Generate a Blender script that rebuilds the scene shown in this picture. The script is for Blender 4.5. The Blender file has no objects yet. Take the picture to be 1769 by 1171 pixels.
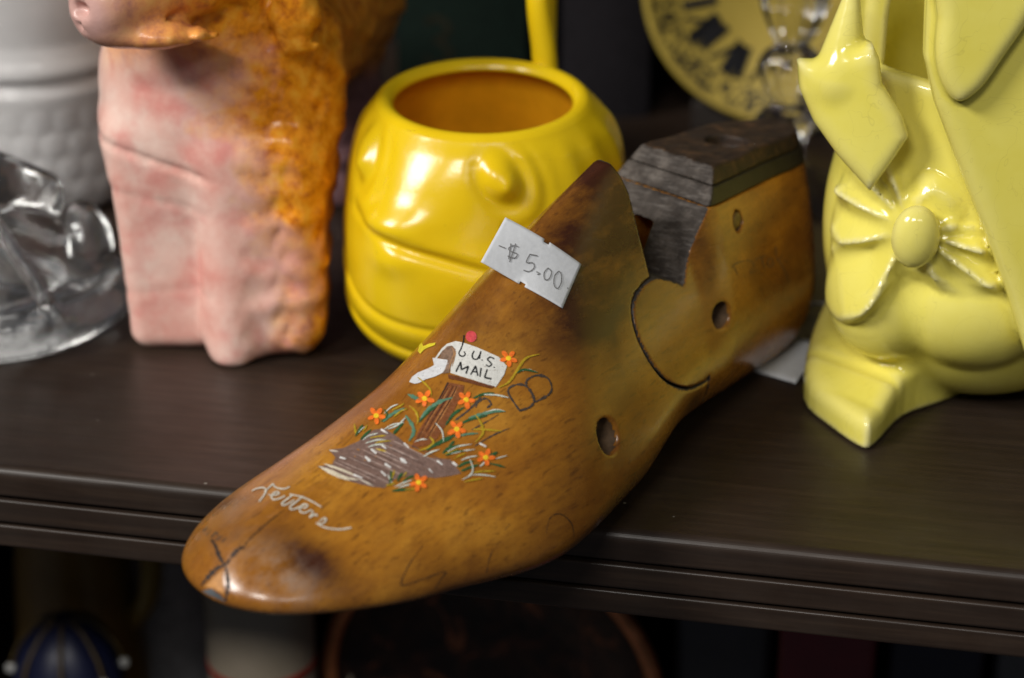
import bpy, math, random
import numpy as np
from mathutils import Vector, Matrix
from mathutils.bvhtree import BVHTree
from mathutils.geometry import delaunay_2d_cdt

random.seed(4); rng = np.random.default_rng(7)
scene = bpy.context.scene
COL = scene.collection

# ------------------------------------------------------------------ camera
PITCH, YAW = math.radians(24.0), math.radians(12.0)
CAM = np.array([0.1046, -0.4922, 0.2766])
FPX, PCX, PCY = 3748.0, 884.5, 585.5            # focal length and centre in photo pixels
FW = np.array([-math.sin(YAW)*math.cos(PITCH), math.cos(YAW)*math.cos(PITCH), -math.sin(PITCH)])
RT = np.array([math.cos(YAW), math.sin(YAW), 0.0]); UP = np.cross(RT, FW)
cd = bpy.data.cameras.new('camera'); cam = bpy.data.objects.new('camera', cd); COL.objects.link(cam)
cam.location = CAM
cam.rotation_euler = (math.pi/2 - PITCH, 0, YAW)
cd.sensor_width = 36.0; cd.lens = 36.0*FPX/1769.0
cd.clip_start = 0.02; cd.clip_end = 20
cd.dof.use_dof = True; cd.dof.focus_distance = 0.568; cd.dof.aperture_fstop = 7.5; cd.dof.aperture_blades = 7
scene.camera = cam

# ------------------------------------------------------------------ light
world = bpy.data.worlds.new('World'); scene.world = world; world.use_nodes = True
bg = world.node_tree.nodes['Background']
bg.inputs['Color'].default_value = (0.80, 0.86, 1.0, 1); bg.inputs['Strength'].default_value = 0.05
def area(name, loc, target, sx, sy, power, col):
    d = bpy.data.lights.new(name, 'AREA'); d.shape = 'RECTANGLE'; d.size = sx; d.size_y = sy
    d.energy = power; d.color = col
    o = bpy.data.objects.new(name, d); COL.objects.link(o); o.location = loc
    o.rotation_euler = (Vector(target)-Vector(loc)).to_track_quat('-Z', 'Y').to_euler()
    return o
area('ceiling_lamp_key', (-1.45, -1.15, 1.50), (0, 0.06, 0.0), 0.80, 0.50, 50.0, (1.0, 0.96, 0.90))
area('ceiling_lamp_front', (-0.25, -2.00, 1.75), (0, 0.06, 0.0), 0.70, 0.22, 24.0, (1.0, 0.96, 0.90))
area('fill_light', (1.0, -1.9, 1.6), (0.02, 0.05, 0.0), 0.9, 0.3, 6.0, (1.0, 0.97, 0.93))  # weak fill added from the right to lift the dark areas
scene.view_settings.view_transform = 'Standard'; scene.view_settings.look = 'None'
scene.view_settings.exposure = 0.0; scene.view_settings.gamma = 1.0
scene.view_settings.use_curve_mapping = False

# ------------------------------------------------------------------ helpers
def ray(px, py):
    v = FW*FPX + RT*(px-PCX) - UP*(py-PCY); return v/np.linalg.norm(v)
def on_z(px, py, z=0.0):
    v = ray(px, py); return CAM + v*((z-CAM[2])/v[2])
def on_plane(px, py, p0, n):
    v = ray(px, py); return CAM + v*(np.dot(np.asarray(p0)-CAM, n)/np.dot(v, n))

def tag(o, label=None, cat=None, group=None, kind=None):
    if label: o['label'] = label
    if cat: o['category'] = cat
    if group: o['group'] = group
    if kind: o['kind'] = kind
    return o
def empty(name, loc=(0, 0, 0), rz=0.0):
    o = bpy.data.objects.new(name, None); COL.objects.link(o); o.location = loc; o.rotation_euler[2] = rz
    o.empty_display_size = 0.01
    return o
def mesh_obj(name, verts, faces, mat, parent=None, smooth=True):
    me = bpy.data.meshes.new(name)
    verts = np.asarray(verts, float)
    me.from_pydata(verts.tolist(), [], [list(map(int, f)) for f in faces])
    me.validate(); me.update()
    if smooth: me.polygons.foreach_set('use_smooth', [True]*len(me.polygons))
    for m in (mat if isinstance(mat, (list, tuple)) else [mat]): me.materials.append(m)
    o = bpy.data.objects.new(name, me); COL.objects.link(o)
    if parent: o.parent = parent
    return o
def attr(o, name, vals):
    a = o.data.attributes.new(name, 'FLOAT', 'POINT'); a.data.foreach_set('value', np.asarray(vals, np.float32))

def pch(xk, yk, x):
    """monotone cubic interpolation"""
    xk = np.asarray(xk, float); yk = np.asarray(yk, float); x = np.asarray(x, float)
    h = np.diff(xk); dl = np.diff(yk)/h; m = np.zeros_like(yk)
    for i in range(1, len(xk)-1):
        if dl[i-1]*dl[i] > 0:
            w1 = 2*h[i]+h[i-1]; w2 = h[i]+2*h[i-1]; m[i] = (w1+w2)/(w1/dl[i-1]+w2/dl[i])
    m[0] = dl[0]; m[-1] = dl[-1]
    x = np.clip(x, xk[0], xk[-1])
    i = np.clip(np.searchsorted(xk, x)-1, 0, len(h)-1); t = (x-xk[i])/h[i]
    return (1+2*t)*(1-t)**2*yk[i]+t*(1-t)**2*h[i]*m[i]+t*t*(3-2*t)*yk[i+1]+t*t*(t-1)*h[i]*m[i+1]

def nets(f, lo, hi, st, newton=2):
    """surface nets of the implicit f(x,y,z)<0, vertices pulled onto f=0"""
    ax = [np.arange(l, h+st, st, dtype=np.float32) for l, h in zip(lo, hi)]
    G = f(ax[0][:, None, None], ax[1][None, :, None], ax[2][None, None, :]).astype(np.float32)
    G = np.broadcast_to(G, tuple(len(a) for a in ax))
    nx, ny, nz = G.shape; ins = G < 0
    acc = np.zeros((nx-1, ny-1, nz-1, 3), np.float32); cnt = np.zeros((nx-1, ny-1, nz-1), np.float32)
    for a in range(3):
        b, c = [k for k in range(3) if k != a]
        s0 = [slice(None)]*3; s1 = [slice(None)]*3; s0[a] = slice(0, -1); s1[a] = slice(1, None)
        g0, g1 = G[tuple(s0)], G[tuple(s1)]
        cr = ins[tuple(s0)] != ins[tuple(s1)]
        idx = np.argwhere(cr); v0 = g0[cr]; v1 = g1[cr]; t = v0/(v0-v1)
        for ob in (0, 1):
            for oc in (0, 1):
                c_ = idx.copy(); c_[:, b] -= ob; c_[:, c] -= oc
                ok = (c_[:, b] >= 0) & (c_[:, c] >= 0) & (c_[:, b] < (nx-1, ny-1, nz-1)[b]) & (c_[:, c] < (nx-1, ny-1, nz-1)[c])
                p = idx.astype(np.float32); p[:, a] += t
                k = tuple(c_[ok].T); np.add.at(acc, k, p[ok]); np.add.at(cnt, k, 1)
    cells = np.argwhere(cnt > 0); vid = -np.ones(cnt.shape, np.int64); vid[tuple(cells.T)] = np.arange(len(cells))
    V = acc[tuple(cells.T)]/cnt[tuple(cells.T)][:, None]*st + np.array(lo)
    F = []
    for a in range(3):
        b, c = (a+1) % 3, (a+2) % 3
        s0 = [slice(None)]*3; s1 = [slice(None)]*3; s0[a] = slice(0, -1); s1[a] = slice(1, None)
        cr = ins[tuple(s0)] != ins[tuple(s1)]
        idx = np.argwhere(cr); sgn = ins[tuple(s0)][cr]
        ok = (idx[:, b] > 0) & (idx[:, c] > 0) & (idx[:, b] < G.shape[b]-1) & (idx[:, c] < G.shape[c]-1)
        idx = idx[ok]; sgn = sgn[ok]
        q = []
        for ob, oc in ((1, 1), (0, 1), (0, 0), (1, 0)):
            k = idx.copy(); k[:, b] -= ob; k[:, c] -= oc; q.append(vid[tuple(k.T)])
        q = np.stack(q, 1); q[~sgn] = q[~sgn][:, ::-1]; F.append(q)
    F = np.vstack(F)
    for _ in range(newton):
        x, y, z = V.T; e = st*.25
        f0 = f(x, y, z)
        g = np.stack([(f(x+e, y, z)-f(x-e, y, z)), (f(x, y+e, z)-f(x, y-e, z)), (f(x, y, z+e)-f(x, y, z-e))], 1)/(2*e)
        d = -f0[:, None]*g/np.maximum((g*g).sum(1), .05)[:, None]
        n = np.linalg.norm(d, axis=1)[:, None]; V = V + d*np.minimum(1, st*.6/np.maximum(n, 1e-9))
    return V, F
def smin(a, b, k):
    h = np.clip(.5+.5*(b-a)/k, 0, 1); return b*(1-h)+a*h-k*h*(1-h)
def smax(a, b, k): return -smin(-a, -b, k)
def ell(x, y, z, c, r):
    X, Y, Z = (x-c[0])/r[0], (y-c[1])/r[1], (z-c[2])/r[2]
    return (np.sqrt(X*X+Y*Y+Z*Z+1e-9)-1)*min(r)
def capsule(x, y, z, a, b, ra, rb):
    a = np.array(a, float); b = np.array(b, float); d = b-a
    t = np.clip(((x-a[0])*d[0]+(y-a[1])*d[1]+(z-a[2])*d[2])/(d@d), 0, 1)
    return np.sqrt((x-a[0]-t*d[0])**2+(y-a[1]-t*d[1])**2+(z-a[2]-t*d[2])**2+1e-9)-(ra+(rb-ra)*t)
def rbox(x, y, z, c, h, r):
    X, Y, Z = np.abs(x-c[0])-h[0]+r, np.abs(y-c[1])-h[1]+r, np.abs(z-c[2])-h[2]+r
    return np.sqrt(np.maximum(X, 0)**2+np.maximum(Y, 0)**2+np.maximum(Z, 0)**2+1e-9)+np.minimum(np.maximum(X, np.maximum(Y, Z)), 0)-r
def poly_sdf(x, z, P):
    """signed distance to a closed 2-D polygon, negative inside"""
    x, z = np.broadcast_arrays(np.asarray(x, float), np.asarray(z, float))
    P = np.asarray(P, float); n = len(P); d = np.full(x.shape, 1e9); s = np.zeros(x.shape, bool)
    for i in range(n):
        a, b = P[i], P[(i+1) % n]; e = b-a
        wx, wz = x-a[0], z-a[1]; t = np.clip((wx*e[0]+wz*e[1])/max(e@e, 1e-12), 0, 1)
        d = np.minimum(d, (wx-e[0]*t)**2+(wz-e[1]*t)**2)
        s ^= ((a[1] > z) != (b[1] > z)) & (x < (b[0]-a[0])*(z-a[1])/(b[1]-a[1]+1e-12)+a[0])
    return np.where(s, -1, 1)*np.sqrt(d)
def spline(P, n=10, closed=False):
    P = np.asarray(P, float); m = len(P); out = []
    for i in range(m if closed else m-1):
        if closed: p0, p1, p2, p3 = P[(i-1) % m], P[i], P[(i+1) % m], P[(i+2) % m]
        else: p0, p1, p2, p3 = P[max(i-1, 0)], P[i], P[i+1], P[min(i+2, m-1)]
        for t in np.linspace(0, 1, n, endpoint=False):
            out.append(.5*((2*p1)+(p2-p0)*t+(2*p0-5*p1+4*p2-p3)*t*t+(3*p1-p0-3*p2+p3)*t**3))
    if not closed: out.append(P[-1])
    return np.array(out)
def lathe(prof, n=64, close=False):
    prof = np.asarray(prof, float); m = len(prof); V = []; F = []
    for r, z in prof:
        for k in range(n):
            a = 2*math.pi*k/n; V.append((r*math.cos(a), r*math.sin(a), z))
    for i in range(m-1 if not close else m):
        j = (i+1) % m
        for k in range(n):
            l = (k+1) % n; F.append((i*n+k, i*n+l, j*n+l, j*n+k))
    return np.array(V), F
def tube(pts, rad, n=10):
    """swept tube, rad a number or (ra, rb) list per point"""
    P = np.asarray(pts, float); m = len(P); R = np.broadcast_to(np.asarray(rad, float), (m,)) if np.ndim(rad) < 2 else None
    T = np.gradient(P, axis=0); T /= np.linalg.norm(T, axis=1)[:, None]
    u = np.cross(T[0], (0, 0, 1.0)); u = u if np.linalg.norm(u) > .1 else np.cross(T[0], (1.0, 0, 0))
    V = []; F = []
    for i in range(m):
        u = u-T[i]*(u@T[i]); u /= np.linalg.norm(u); w = np.cross(T[i], u)
        for k in range(n):
            a = 2*math.pi*k/n; V.append(P[i]+R[i]*(math.cos(a)*u+math.sin(a)*w))
    for i in range(m-1):
        for k in range(n):
            l = (k+1) % n; F.append((i*n+k, i*n+l, (i+1)*n+l, (i+1)*n+k))
    F.append(tuple(range(n-1, -1, -1))); F.append(tuple(range((m-1)*n, m*n)))
    return np.array(V), F
def box_vf(lo, hi):
    V = [(x, y, z) for x in (lo[0], hi[0]) for y in (lo[1], hi[1]) for z in (lo[2], hi[2])]
    return V, [(0, 1, 3, 2), (4, 6, 7, 5), (0, 4, 5, 1), (2, 3, 7, 6), (0, 2, 6, 4), (1, 5, 7, 3)]
def bevelled_box(name, lo, hi, mat, parent=None, w=.001):
    V, F = box_vf(lo, hi); o = mesh_obj(name, V, F, mat, parent, smooth=False)
    b = o.modifiers.new('b', 'BEVEL'); b.width = w; b.segments = 3
    return o

# ------------------------------------------------------------------ materials
class NT:
    def __init__(s, name):
        s.m = bpy.data.materials.new(name); s.m.use_nodes = True; s.t = s.m.node_tree
        s.b = s.t.nodes['Principled BSDF']; s.out = s.t.nodes['Material Output']
    def n(s, t, **kw):
        o = s.t.nodes.new(t)
        for k, v in kw.items():
            if k.startswith('i_'):
                kk = k[2:]; o.inputs[int(kk) if kk.isdigit() else kk.replace('_', ' ')].default_value = v
            else: setattr(o, k, v)
        return o
    def l(s, a, b): s.t.links.new(a, b)
    def coord(s, scale=(1, 1, 1), rot=(0, 0, 0)):
        c = s.n('ShaderNodeTexCoord'); m = s.n('ShaderNodeMapping'); m.inputs['Scale'].default_value = scale; m.inputs['Rotation'].default_value = rot
        s.l(c.outputs['Object'], m.inputs['Vector']); return m.outputs['Vector']
    def noise(s, vec, scale, detail=5, rough=.55, dist=0.0):
        o = s.n('ShaderNodeTexNoise'); o.inputs['Scale'].default_value = scale; o.inputs['Detail'].default_value = detail
        o.inputs['Roughness'].default_value = rough; o.inputs['Distortion'].default_value = dist; s.l(vec, o.inputs['Vector']); return o.outputs['Fac']
    def ramp(s, fac, stops):
        o = s.n('ShaderNodeValToRGB'); e = o.color_ramp.elements
        while len(e) < len(stops): e.new(.5)
        for el, (p, c) in zip(e, stops):
            el.position = p; el.color = (*c, 1) if len(c) == 3 else c
        s.l(fac, o.inputs['Fac']); return o.outputs['Color']
    def mix(s, fac, a, b, mode='MIX'):
        o = s.n('ShaderNodeMix'); o.data_type = 'RGBA'; o.blend_type = mode
        for sock, v in ((o.inputs[0], fac), (o.inputs[6], a), (o.inputs[7], b)):
            if isinstance(v, (int, float)): sock.default_value = v
            elif isinstance(v, tuple): sock.default_value = (*v, 1)
            else: s.l(v, sock)
        return o.outputs[2]
    def math(s, op, a, b=0.0, clamp=False):
        o = s.n('ShaderNodeMath', operation=op, use_clamp=clamp)
        for k, v in ((0, a), (1, b)):
            if isinstance(v, (int, float)): o.inputs[k].default_value = v
            else: s.l(v, o.inputs[k])
        return o.outputs[0]
    def bump(s, h, strength, dist=.001, prev=None):
        o = s.n('ShaderNodeBump'); o.inputs['Strength'].default_value = strength; o.inputs['Distance'].default_value = dist
        s.l(h, o.inputs['Height'])
        if prev: s.l(prev, o.inputs['Normal'])
        return o.outputs['Normal']
    def set(s, **kw):
        for k, v in kw.items():
            sock = s.b.inputs[k.replace('_', ' ')]
            if isinstance(v, (int, float)): sock.default_value = v
            elif isinstance(v, tuple): sock.default_value = (*v, 1) if len(v) == 3 and sock.type == 'RGBA' else v
            else: s.l(v, sock)
        return s
    def at(s, name): o = s.n('ShaderNodeAttribute', attribute_name=name); return o.outputs['Fac']

def m_shelf(name, streak_axis='x'):
    t = NT(name); v = t.coord((6, 120, 120)); v2 = t.coord((1, 1, 1))
    a = t.noise(v, 3.0, 7, .62, .3); b = t.noise(t.coord((3, 30, 30)), 2.0, 4)
    col = t.ramp(a, [(.30, (.016, .0095, .0062)), (.52, (.025, .0150, .0098)), (.72, (.040, .0245, .0155))])
    col = t.mix(t.math('MULTIPLY', b, .45), col, (.020, .015, .013))
    # stray dust specks
    vo = t.n('ShaderNodeTexVoronoi', feature='F1'); vo.inputs['Scale'].default_value = 70; t.l(v2, vo.inputs['Vector'])
    sp = t.math('LESS_THAN', vo.outputs['Distance'], .035)
    rnd = t.n('ShaderNodeSeparateColor'); t.l(vo.outputs['Color'], rnd.inputs[0])
    sp = t.math('MULTIPLY', sp, t.math('GREATER_THAN', rnd.outputs[0], .78))
    col = t.mix(t.math('MULTIPLY', sp, .6), col, (.30, .28, .25))
    # dust film
    d = t.noise(v2, 26, 6, .7); dm = t.math('MULTIPLY', t.math('SUBTRACT', d, .42, True), .10)
    col = t.mix(dm, col, (.25, .23, .21))
    r = t.math('ADD', t.math('MULTIPLY', t.noise(t.coord((20, 90, 90)), 4, 4), .28), .24)
    t.set(Base_Color=col, Roughness=r, Normal=t.bump(a, .10, .0006), Specular_IOR_Level=.30)
    return t.m
def m_wood(name, cut=False):
    t = NT(name); v = t.coord((1, 1, 1)); g = t.coord((9, 60, 60))
    big = t.noise(v, 30, 6, .62); grain = t.noise(g, 5, 6, .6, .3); fine = t.noise(t.coord((70, 420, 420)), 2, 4, .7)
    mot = t.noise(t.coord((.6, 1, 1)), 120, 9, .74, .15); pore = t.noise(t.coord((150, 900, 900)), 1.0, 2, .5)
    R_ = lambda f, a, b: t.ramp(f, [(a, (0, 0, 0)), (b, (1, 1, 1))])
    col = t.ramp(big, [(.28, (.27, .098, .0095)), (.50, (.44, .182, .0165)), (.70, (.60, .285, .034))])
    huge = t.noise(v, 13, 4, .6, .3); col = t.mix(t.math('MULTIPLY', R_(huge, .46, .66), .28), col, (.17, .050, .008))
    col = t.mix(t.math('MULTIPLY', R_(grain, .40, .70), .42), col, (.17, .055, .009))
    col = t.mix(t.math('MULTIPLY', R_(mot, .50, .74), .36), col, (.12, .040, .008))
    col = t.mix(t.math('MULTIPLY', R_(fine, .50, .68), .36), col, (.11, .036, .008))
    col = t.mix(t.math('MULTIPLY', R_(pore, .62, .70), .45), col, (.06, .020, .006))
    st = t.at('stain')
    nz = t.noise(t.coord((.4, 1, 1)), 90, 10, .76, .2)
    sm = t.math('MULTIPLY', st, t.math('ADD', t.math('MULTIPLY', R_(nz, .36, .60), .62), .62), True)
    col = t.mix(sm, col, (.052, .0150, .0060))
    # small dings and dark scuffs
    vo = t.n('ShaderNodeTexVoronoi', feature='F1'); vo.inputs['Scale'].default_value = 85; t.l(t.coord((1, 1.6, 1.6)), vo.inputs['Vector'])
    rc = t.n('ShaderNodeSeparateColor'); t.l(vo.outputs['Color'], rc.inputs[0])
    ding = t.math('MULTIPLY', t.math('LESS_THAN', vo.outputs['Distance'], t.math('MULTIPLY', rc.outputs[1], .12)), t.math('GREATER_THAN', rc.outputs[0], .90))
    col = t.mix(t.math('MULTIPLY', ding, .6), col, (.035, .014, .006))
    glint = t.at('toe_glint'); col = t.mix(t.math('MULTIPLY', t.math('MULTIPLY', glint, R_(mot, .40, .60)), .60), col, (.40, .29, .22))  # pale highlight on the toe mixed into the wood colour
    ro = t.math('ADD', t.math('MULTIPLY', mot, .30), .13)
    nb = t.bump(mot, .16, .0006); nb = t.bump(fine, .10, .0003, nb); nb = t.bump(ding, -.3, .0005, nb)
    t.set(Base_Color=col, Roughness=ro, Normal=nb, Specular_IOR_Level=.5, Coat_Weight=.35, Coat_Roughness=.16)
    return t.m
def m_sawn(name):
    t = NT(name); g = t.coord((900, 40, 900), (0, .75, 0)); a = t.noise(g, .9, 4, .7); v = t.coord()
    b = t.noise(v, 130, 8, .7); c = t.noise(v, 900, 3, .6)
    col = t.ramp(b, [(.32, (.016, .012, .010)), (.52, (.050, .041, .035)), (.74, (.14, .12, .105))])
    col = t.mix(t.math('MULTIPLY', t.ramp(a, [(.50, (0, 0, 0)), (.68, (1, 1, 1))]), .40), col, (.20, .18, .165))
    col = t.mix(t.math('MULTIPLY', t.ramp(c, [(.5, (0, 0, 0)), (.7, (1, 1, 1))]), .4), col, (.03, .024, .02))
    t.set(Base_Color=col, Roughness=.7, Normal=t.bump(t.math('ADD', a, b), .5, .0005), Specular_IOR_Level=.3); return t.m
def m_flat(name, c, rough=.5, var=.25, scale=300, bump=.15, **kw):
    t = NT(name); a = t.noise(t.coord(), scale, 5, .6)
    lo = tuple(x*(1-var) for x in c); hi = tuple(min(1, x*(1+var)) for x in c)
    t.set(Base_Color=t.ramp(a, [(.3, lo), (.7, hi)]), Roughness=rough, Normal=t.bump(a, bump, .0004), **kw); return t.m
def m_glaze(name, c, c2, rough=.10, scale=40, sss=0.0):
    t = NT(name); a = t.noise(t.coord(), scale, 5, .6); sp = t.noise(t.coord(), 900, 2)
    col = t.mix(t.ramp(a, [(.3, (0, 0, 0)), (.75, (1, 1, 1))]), c, c2)
    col = t.mix(t.math('MULTIPLY', t.math('GREATER_THAN', sp, .735), .35), col, (.10, .07, .02))
    crease_tone = t.at('crease_tone')
    col = t.mix(t.math('MULTIPLY', crease_tone, .8), col, tuple(x*.45 for x in c))  # darker glaze colour where the relief dips inward
    t.set(Base_Color=col, Roughness=t.math('ADD', t.math('MULTIPLY', a, .12), rough), Normal=t.bump(t.noise(t.coord(), 110, 4, .6), .12, .0012), Specular_IOR_Level=.5)
    if sss: t.set(Subsurface_Weight=sss, Subsurface_Radius=(.004, .003, .001), Subsurface_Scale=.5)
    return t.m
def m_glass(name, c=(1, 1, 1), rough=.03, bump=.25, scale=130, tr=1.0):
    t = NT(name); a = t.noise(t.coord(), scale, 5, .6)
    t.set(Base_Color=c, Roughness=rough, IOR=1.47, Transmission_Weight=tr, Normal=t.bump(a, bump, .001)); return t.m
M = {}
M['shelf'] = m_shelf('dark_walnut_laminate')
M['wood'] = m_wood('varnished_maple'); M['sawn'] = m_sawn('grey_sawn_wood')
M['paper'] = m_flat('white_paper', (.57, .59, .62), .8, .06, 700, .2)
M['pencil'] = m_flat('pencil', (.19, .19, .195), .7, .5, 2500)

# ------------------------------------------------------------------ setting: shelf
def extrude_x(name, prof, x0, x1, mat, parent=None, nx=2):
    prof = np.asarray(prof, float); m = len(prof); V = []; F = []
    for x in np.linspace(x0, x1, nx): V += [(x, p[0], p[1]) for p in prof]
    for k in range(nx-1):
        for i in range(m): j = (i+1) % m; F.append((k*m+i, k*m+j, (k+1)*m+j, (k+1)*m+i))
    F.append(tuple(range(m))); F.append(tuple(range((nx-1)*m+m-1, (nx-1)*m-1, -1)))
    return mesh_obj(name, V, F, mat, parent, smooth=False)
def arc(cy, cz, r, a0, a1, n=7): return [(cy+r*math.cos(math.radians(a)), cz+r*math.sin(math.radians(a))) for a in np.linspace(a0, a1, n)]
def shelf_profile(depth):
    p = [(depth, 0)]
    p += arc(.0030, -.0030, .0030, 90, 180, 11)
    p += arc(.0012, -.0078, .0012, 180, 235, 4) + [(.0022, -.0094)]
    p += [(.0022, -.0100)] + arc(.0006, -.0107, .0008, 110, 180, 6)
    p += arc(.0010, -.0160, .0012, 180, 235, 4) + [(.0024, -.0174), (.0024, -.0180)]
    p += arc(.0006, -.0187, .0008, 110, 180, 6) + arc(.0013, -.0236, .0015, 180, 270, 6)
    p += [(depth, -.0251)]
    return p
DEPTH = .43
sh = extrude_x('shelf', shelf_profile(DEPTH), -.9, .9, M['shelf'], nx=2); tag(sh, kind='structure')
M['back'] = m_flat('dark_back_panel', (.006, .0055, .006), .8, .3, 60, Specular_IOR_Level=.1)
bp = bevelled_box('back_panel', (-.9, DEPTH+.001, -.32), (.9, DEPTH+.013, .40), M['back']); tag(bp, kind='structure')
sh2 = bevelled_box('lower_shelf', (-.9, .0, -.315), (.9, DEPTH, -.290), M['shelf']); tag(sh2, kind='structure')

# ------------------------------------------------------------------ shoe last
ANG = -2.0215; O_L = np.array([0.0555, 0.1474, 0.0])
SK = [0, 2.5, 6, 9.5, 13, 17, 21, 24., 25.25]
K_WN = [2.0, 2.19, 2.69, 3.27, 3.98, 4.51, 3.49, 2.95, 3.1]
K_WF = [2.43, 2.66, 2.62, 2.94, 3.52, 3.48, 3.40, 3.16, 3.1]
K_ZB = [0.60, 0.10, 0.45, 0.75, 0.06, 0.14, 0.66, 1.12, 1.35]
K_ZT = [9.0, 9.0, 9.0, 8.38, 7.2, 4.65, 3.05, 2.65, 2.45]
LL = 25.25
def last_body(s, y, z):
    s_ = np.clip(s, -.3, LL)
    Wn, Wf, zb, zt = [pch(SK, k, s_) for k in (K_WN, K_WF, K_ZB, K_ZT)]
    c = (Wn-Wf)/2; W = (Wn+Wf)/2
    hz = zt-zb; hr = (z-zb)/hz; h = np.clip(hr, 0, 1)
    # the heel stock is measured against its own plate height
    heel = np.clip((8.6-s_)/1.6, 0, 1); heel = heel*heel*(3-2*heel)
    ztop = 6.95+.13*s_; hh = np.clip((z-zb)/(ztop-zb), 0, 1.15)
    rt = pch([8.2, 9, 10, 11.5, 14, 25], [.16, .10, .06, .03, .01, 0], np.maximum(s_, 8.2))
    p = pch([8, 9.5, 13, 17, 21, 25], [1.40, 1.35, 1.5, 1.9, 2.2, 2.2], s_)
    q = pch([8, 9.5, 13, 17, 21, 25], [1.15, 1.15, 1.35, 1.7, 2.0, 2.0], s_)
    fore = rt+(1-rt)*np.maximum(1-h**p, 0)**(1/q)
    hp = .40+.60*np.maximum(1-np.clip(hh, 0, 1)**2.2, 0)**(1/1.25)
    prof = fore*(1-heel)+hp*heel
    h0 = .24
    prof = prof*(1-.26*np.clip((h0-h)/h0, 0, 1)**2.2)
    Lh = LL-.95*h**2.4-.35*(1-h)**6
    s0 = -.12+.40*(np.clip(hh, 0, 1)-.38)**2
    ta = np.clip((s-(Lh-4.4))/4.4, 0, None); tb = np.clip((s0+2.3-s)/2.3, 0, None)
    ea = np.sqrt(np.maximum(1-ta**2.35, 0)); eb = np.sqrt(np.maximum(1-tb**2.8, 0))
    w = W*prof*ea*eb
    f1 = (np.abs(y-c)-w)*.8
    end = np.maximum((ta-1)*2.2, (tb-1)*1.3)
    f1 = np.where((ta >= 1) | (tb >= 1), np.maximum(f1, np.maximum(end, .0)), f1)
    f = np.maximum(f1, zb-z)
    f = smax(f, zb-z, .25)
    return np.where(s_ > 8.0, np.maximum(f, (z-zt)*.9), f)
SKEW = .22
heel_face = [(6.0, 9.5), (6.2, 7.4), (7.05, 6.5), (7.9, 5.6), (8.5, 4.72)]
tongue = spline([(8.5, 4.72), (9.1, 5.03), (9.86, 5.27), (10.83, 5.02), (11.11, 4.38), (10.84, 3.53), (10.23, 2.78), (9.17, 2.17), (8.06, 1.91)], 6)
# the kerf is a through cut, seen on the near cheek at s = s' + SKEW*y
tongue[:, 0] += 0.0
HEEL_P = np.vstack([[(-3, 9.5)], heel_face[:-1], tongue, [(7.85, 2.0), (7.6, -1.5), (-3, -1.5)]])
NOTCH_P = np.vstack([heel_face, tongue[1:13], [(9.86, 5.4), (9.80, 6.4), (9.70, 7.4), (9.76, 7.85), (9.90, 8.15), (10.2, 8.32), (10.7, 8.45), (10.7, 9.5)]])
def heel_line(s): return 5.70+.105*s            # underside of the dark band
def cyl_y(s, z, c, r): return np.sqrt((s-c[0])**2+(z-c[1])**2)-r
HOLE1, HOLE2, PEG = (7.67, 3.49), (14.43, 2.64), (6.01, 5.67)
def f_fore(s, y, z):
    sp = s-SKEW*y
    b = last_body(s, y, z)
    cut = np.minimum(poly_sdf(sp, z, HEEL_P)-.055, poly_sdf(sp, z, NOTCH_P))
    b = smax(b, -cut, .05+.10*np.clip((z-7.4)/.8, 0, 1))
    hole = np.maximum(cyl_y(s+.12*(y-3.5), z-.10*(y-3.5), HOLE2, .47), .9-y)
    return smax(b, -hole, .06)
def f_heel_all(s, y, z):
    return smax(last_body(s, y, z), poly_sdf(s-SKEW*y, z, HEEL_P), .06)
def f_heel(s, y, z):
    b = smax(f_heel_all(s, y, z), z-heel_line(s), .03)
    b = smax(b, -np.maximum(cyl_y(s, z, HOLE1, .38), .6-y), .05)
    b = smax(b, -np.maximum(cyl_y(s, z, PEG, .30), 1.2-y), .03)
    slot = rbox(s-SKEW*y, y, z, (7.5, -.05, 4.95), (2.2, .40, .85), .1)
    return smax(b, -slot, .05)
def f_band(s, y, z):
    b = smax(f_heel_all(s, y, z)-.012, heel_line(s)+.025-z, .04); return smax(b, z-heel_line(s)-.50, .03)
def f_cap(s, y, z):
    b = smax(f_heel_all(s, y, z), heel_line(s)+.515-z, .03)
    b = smax(b, z-heel_line(s)-.95-.03*np.sin(s*2.1+y*3)*np.sin(y*4.0), .08)
    hole = np.maximum(np.sqrt((s-3.6)**2+(y-.05)**2)-.62, heel_line(s)+.60-z)
    return smax(b, -hole, .10)

u2 = np.array([math.cos(ANG), math.sin(ANG)]); n2 = np.array([-u2[1], u2[0]]); n2 = n2*np.sign(n2[0])
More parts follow.
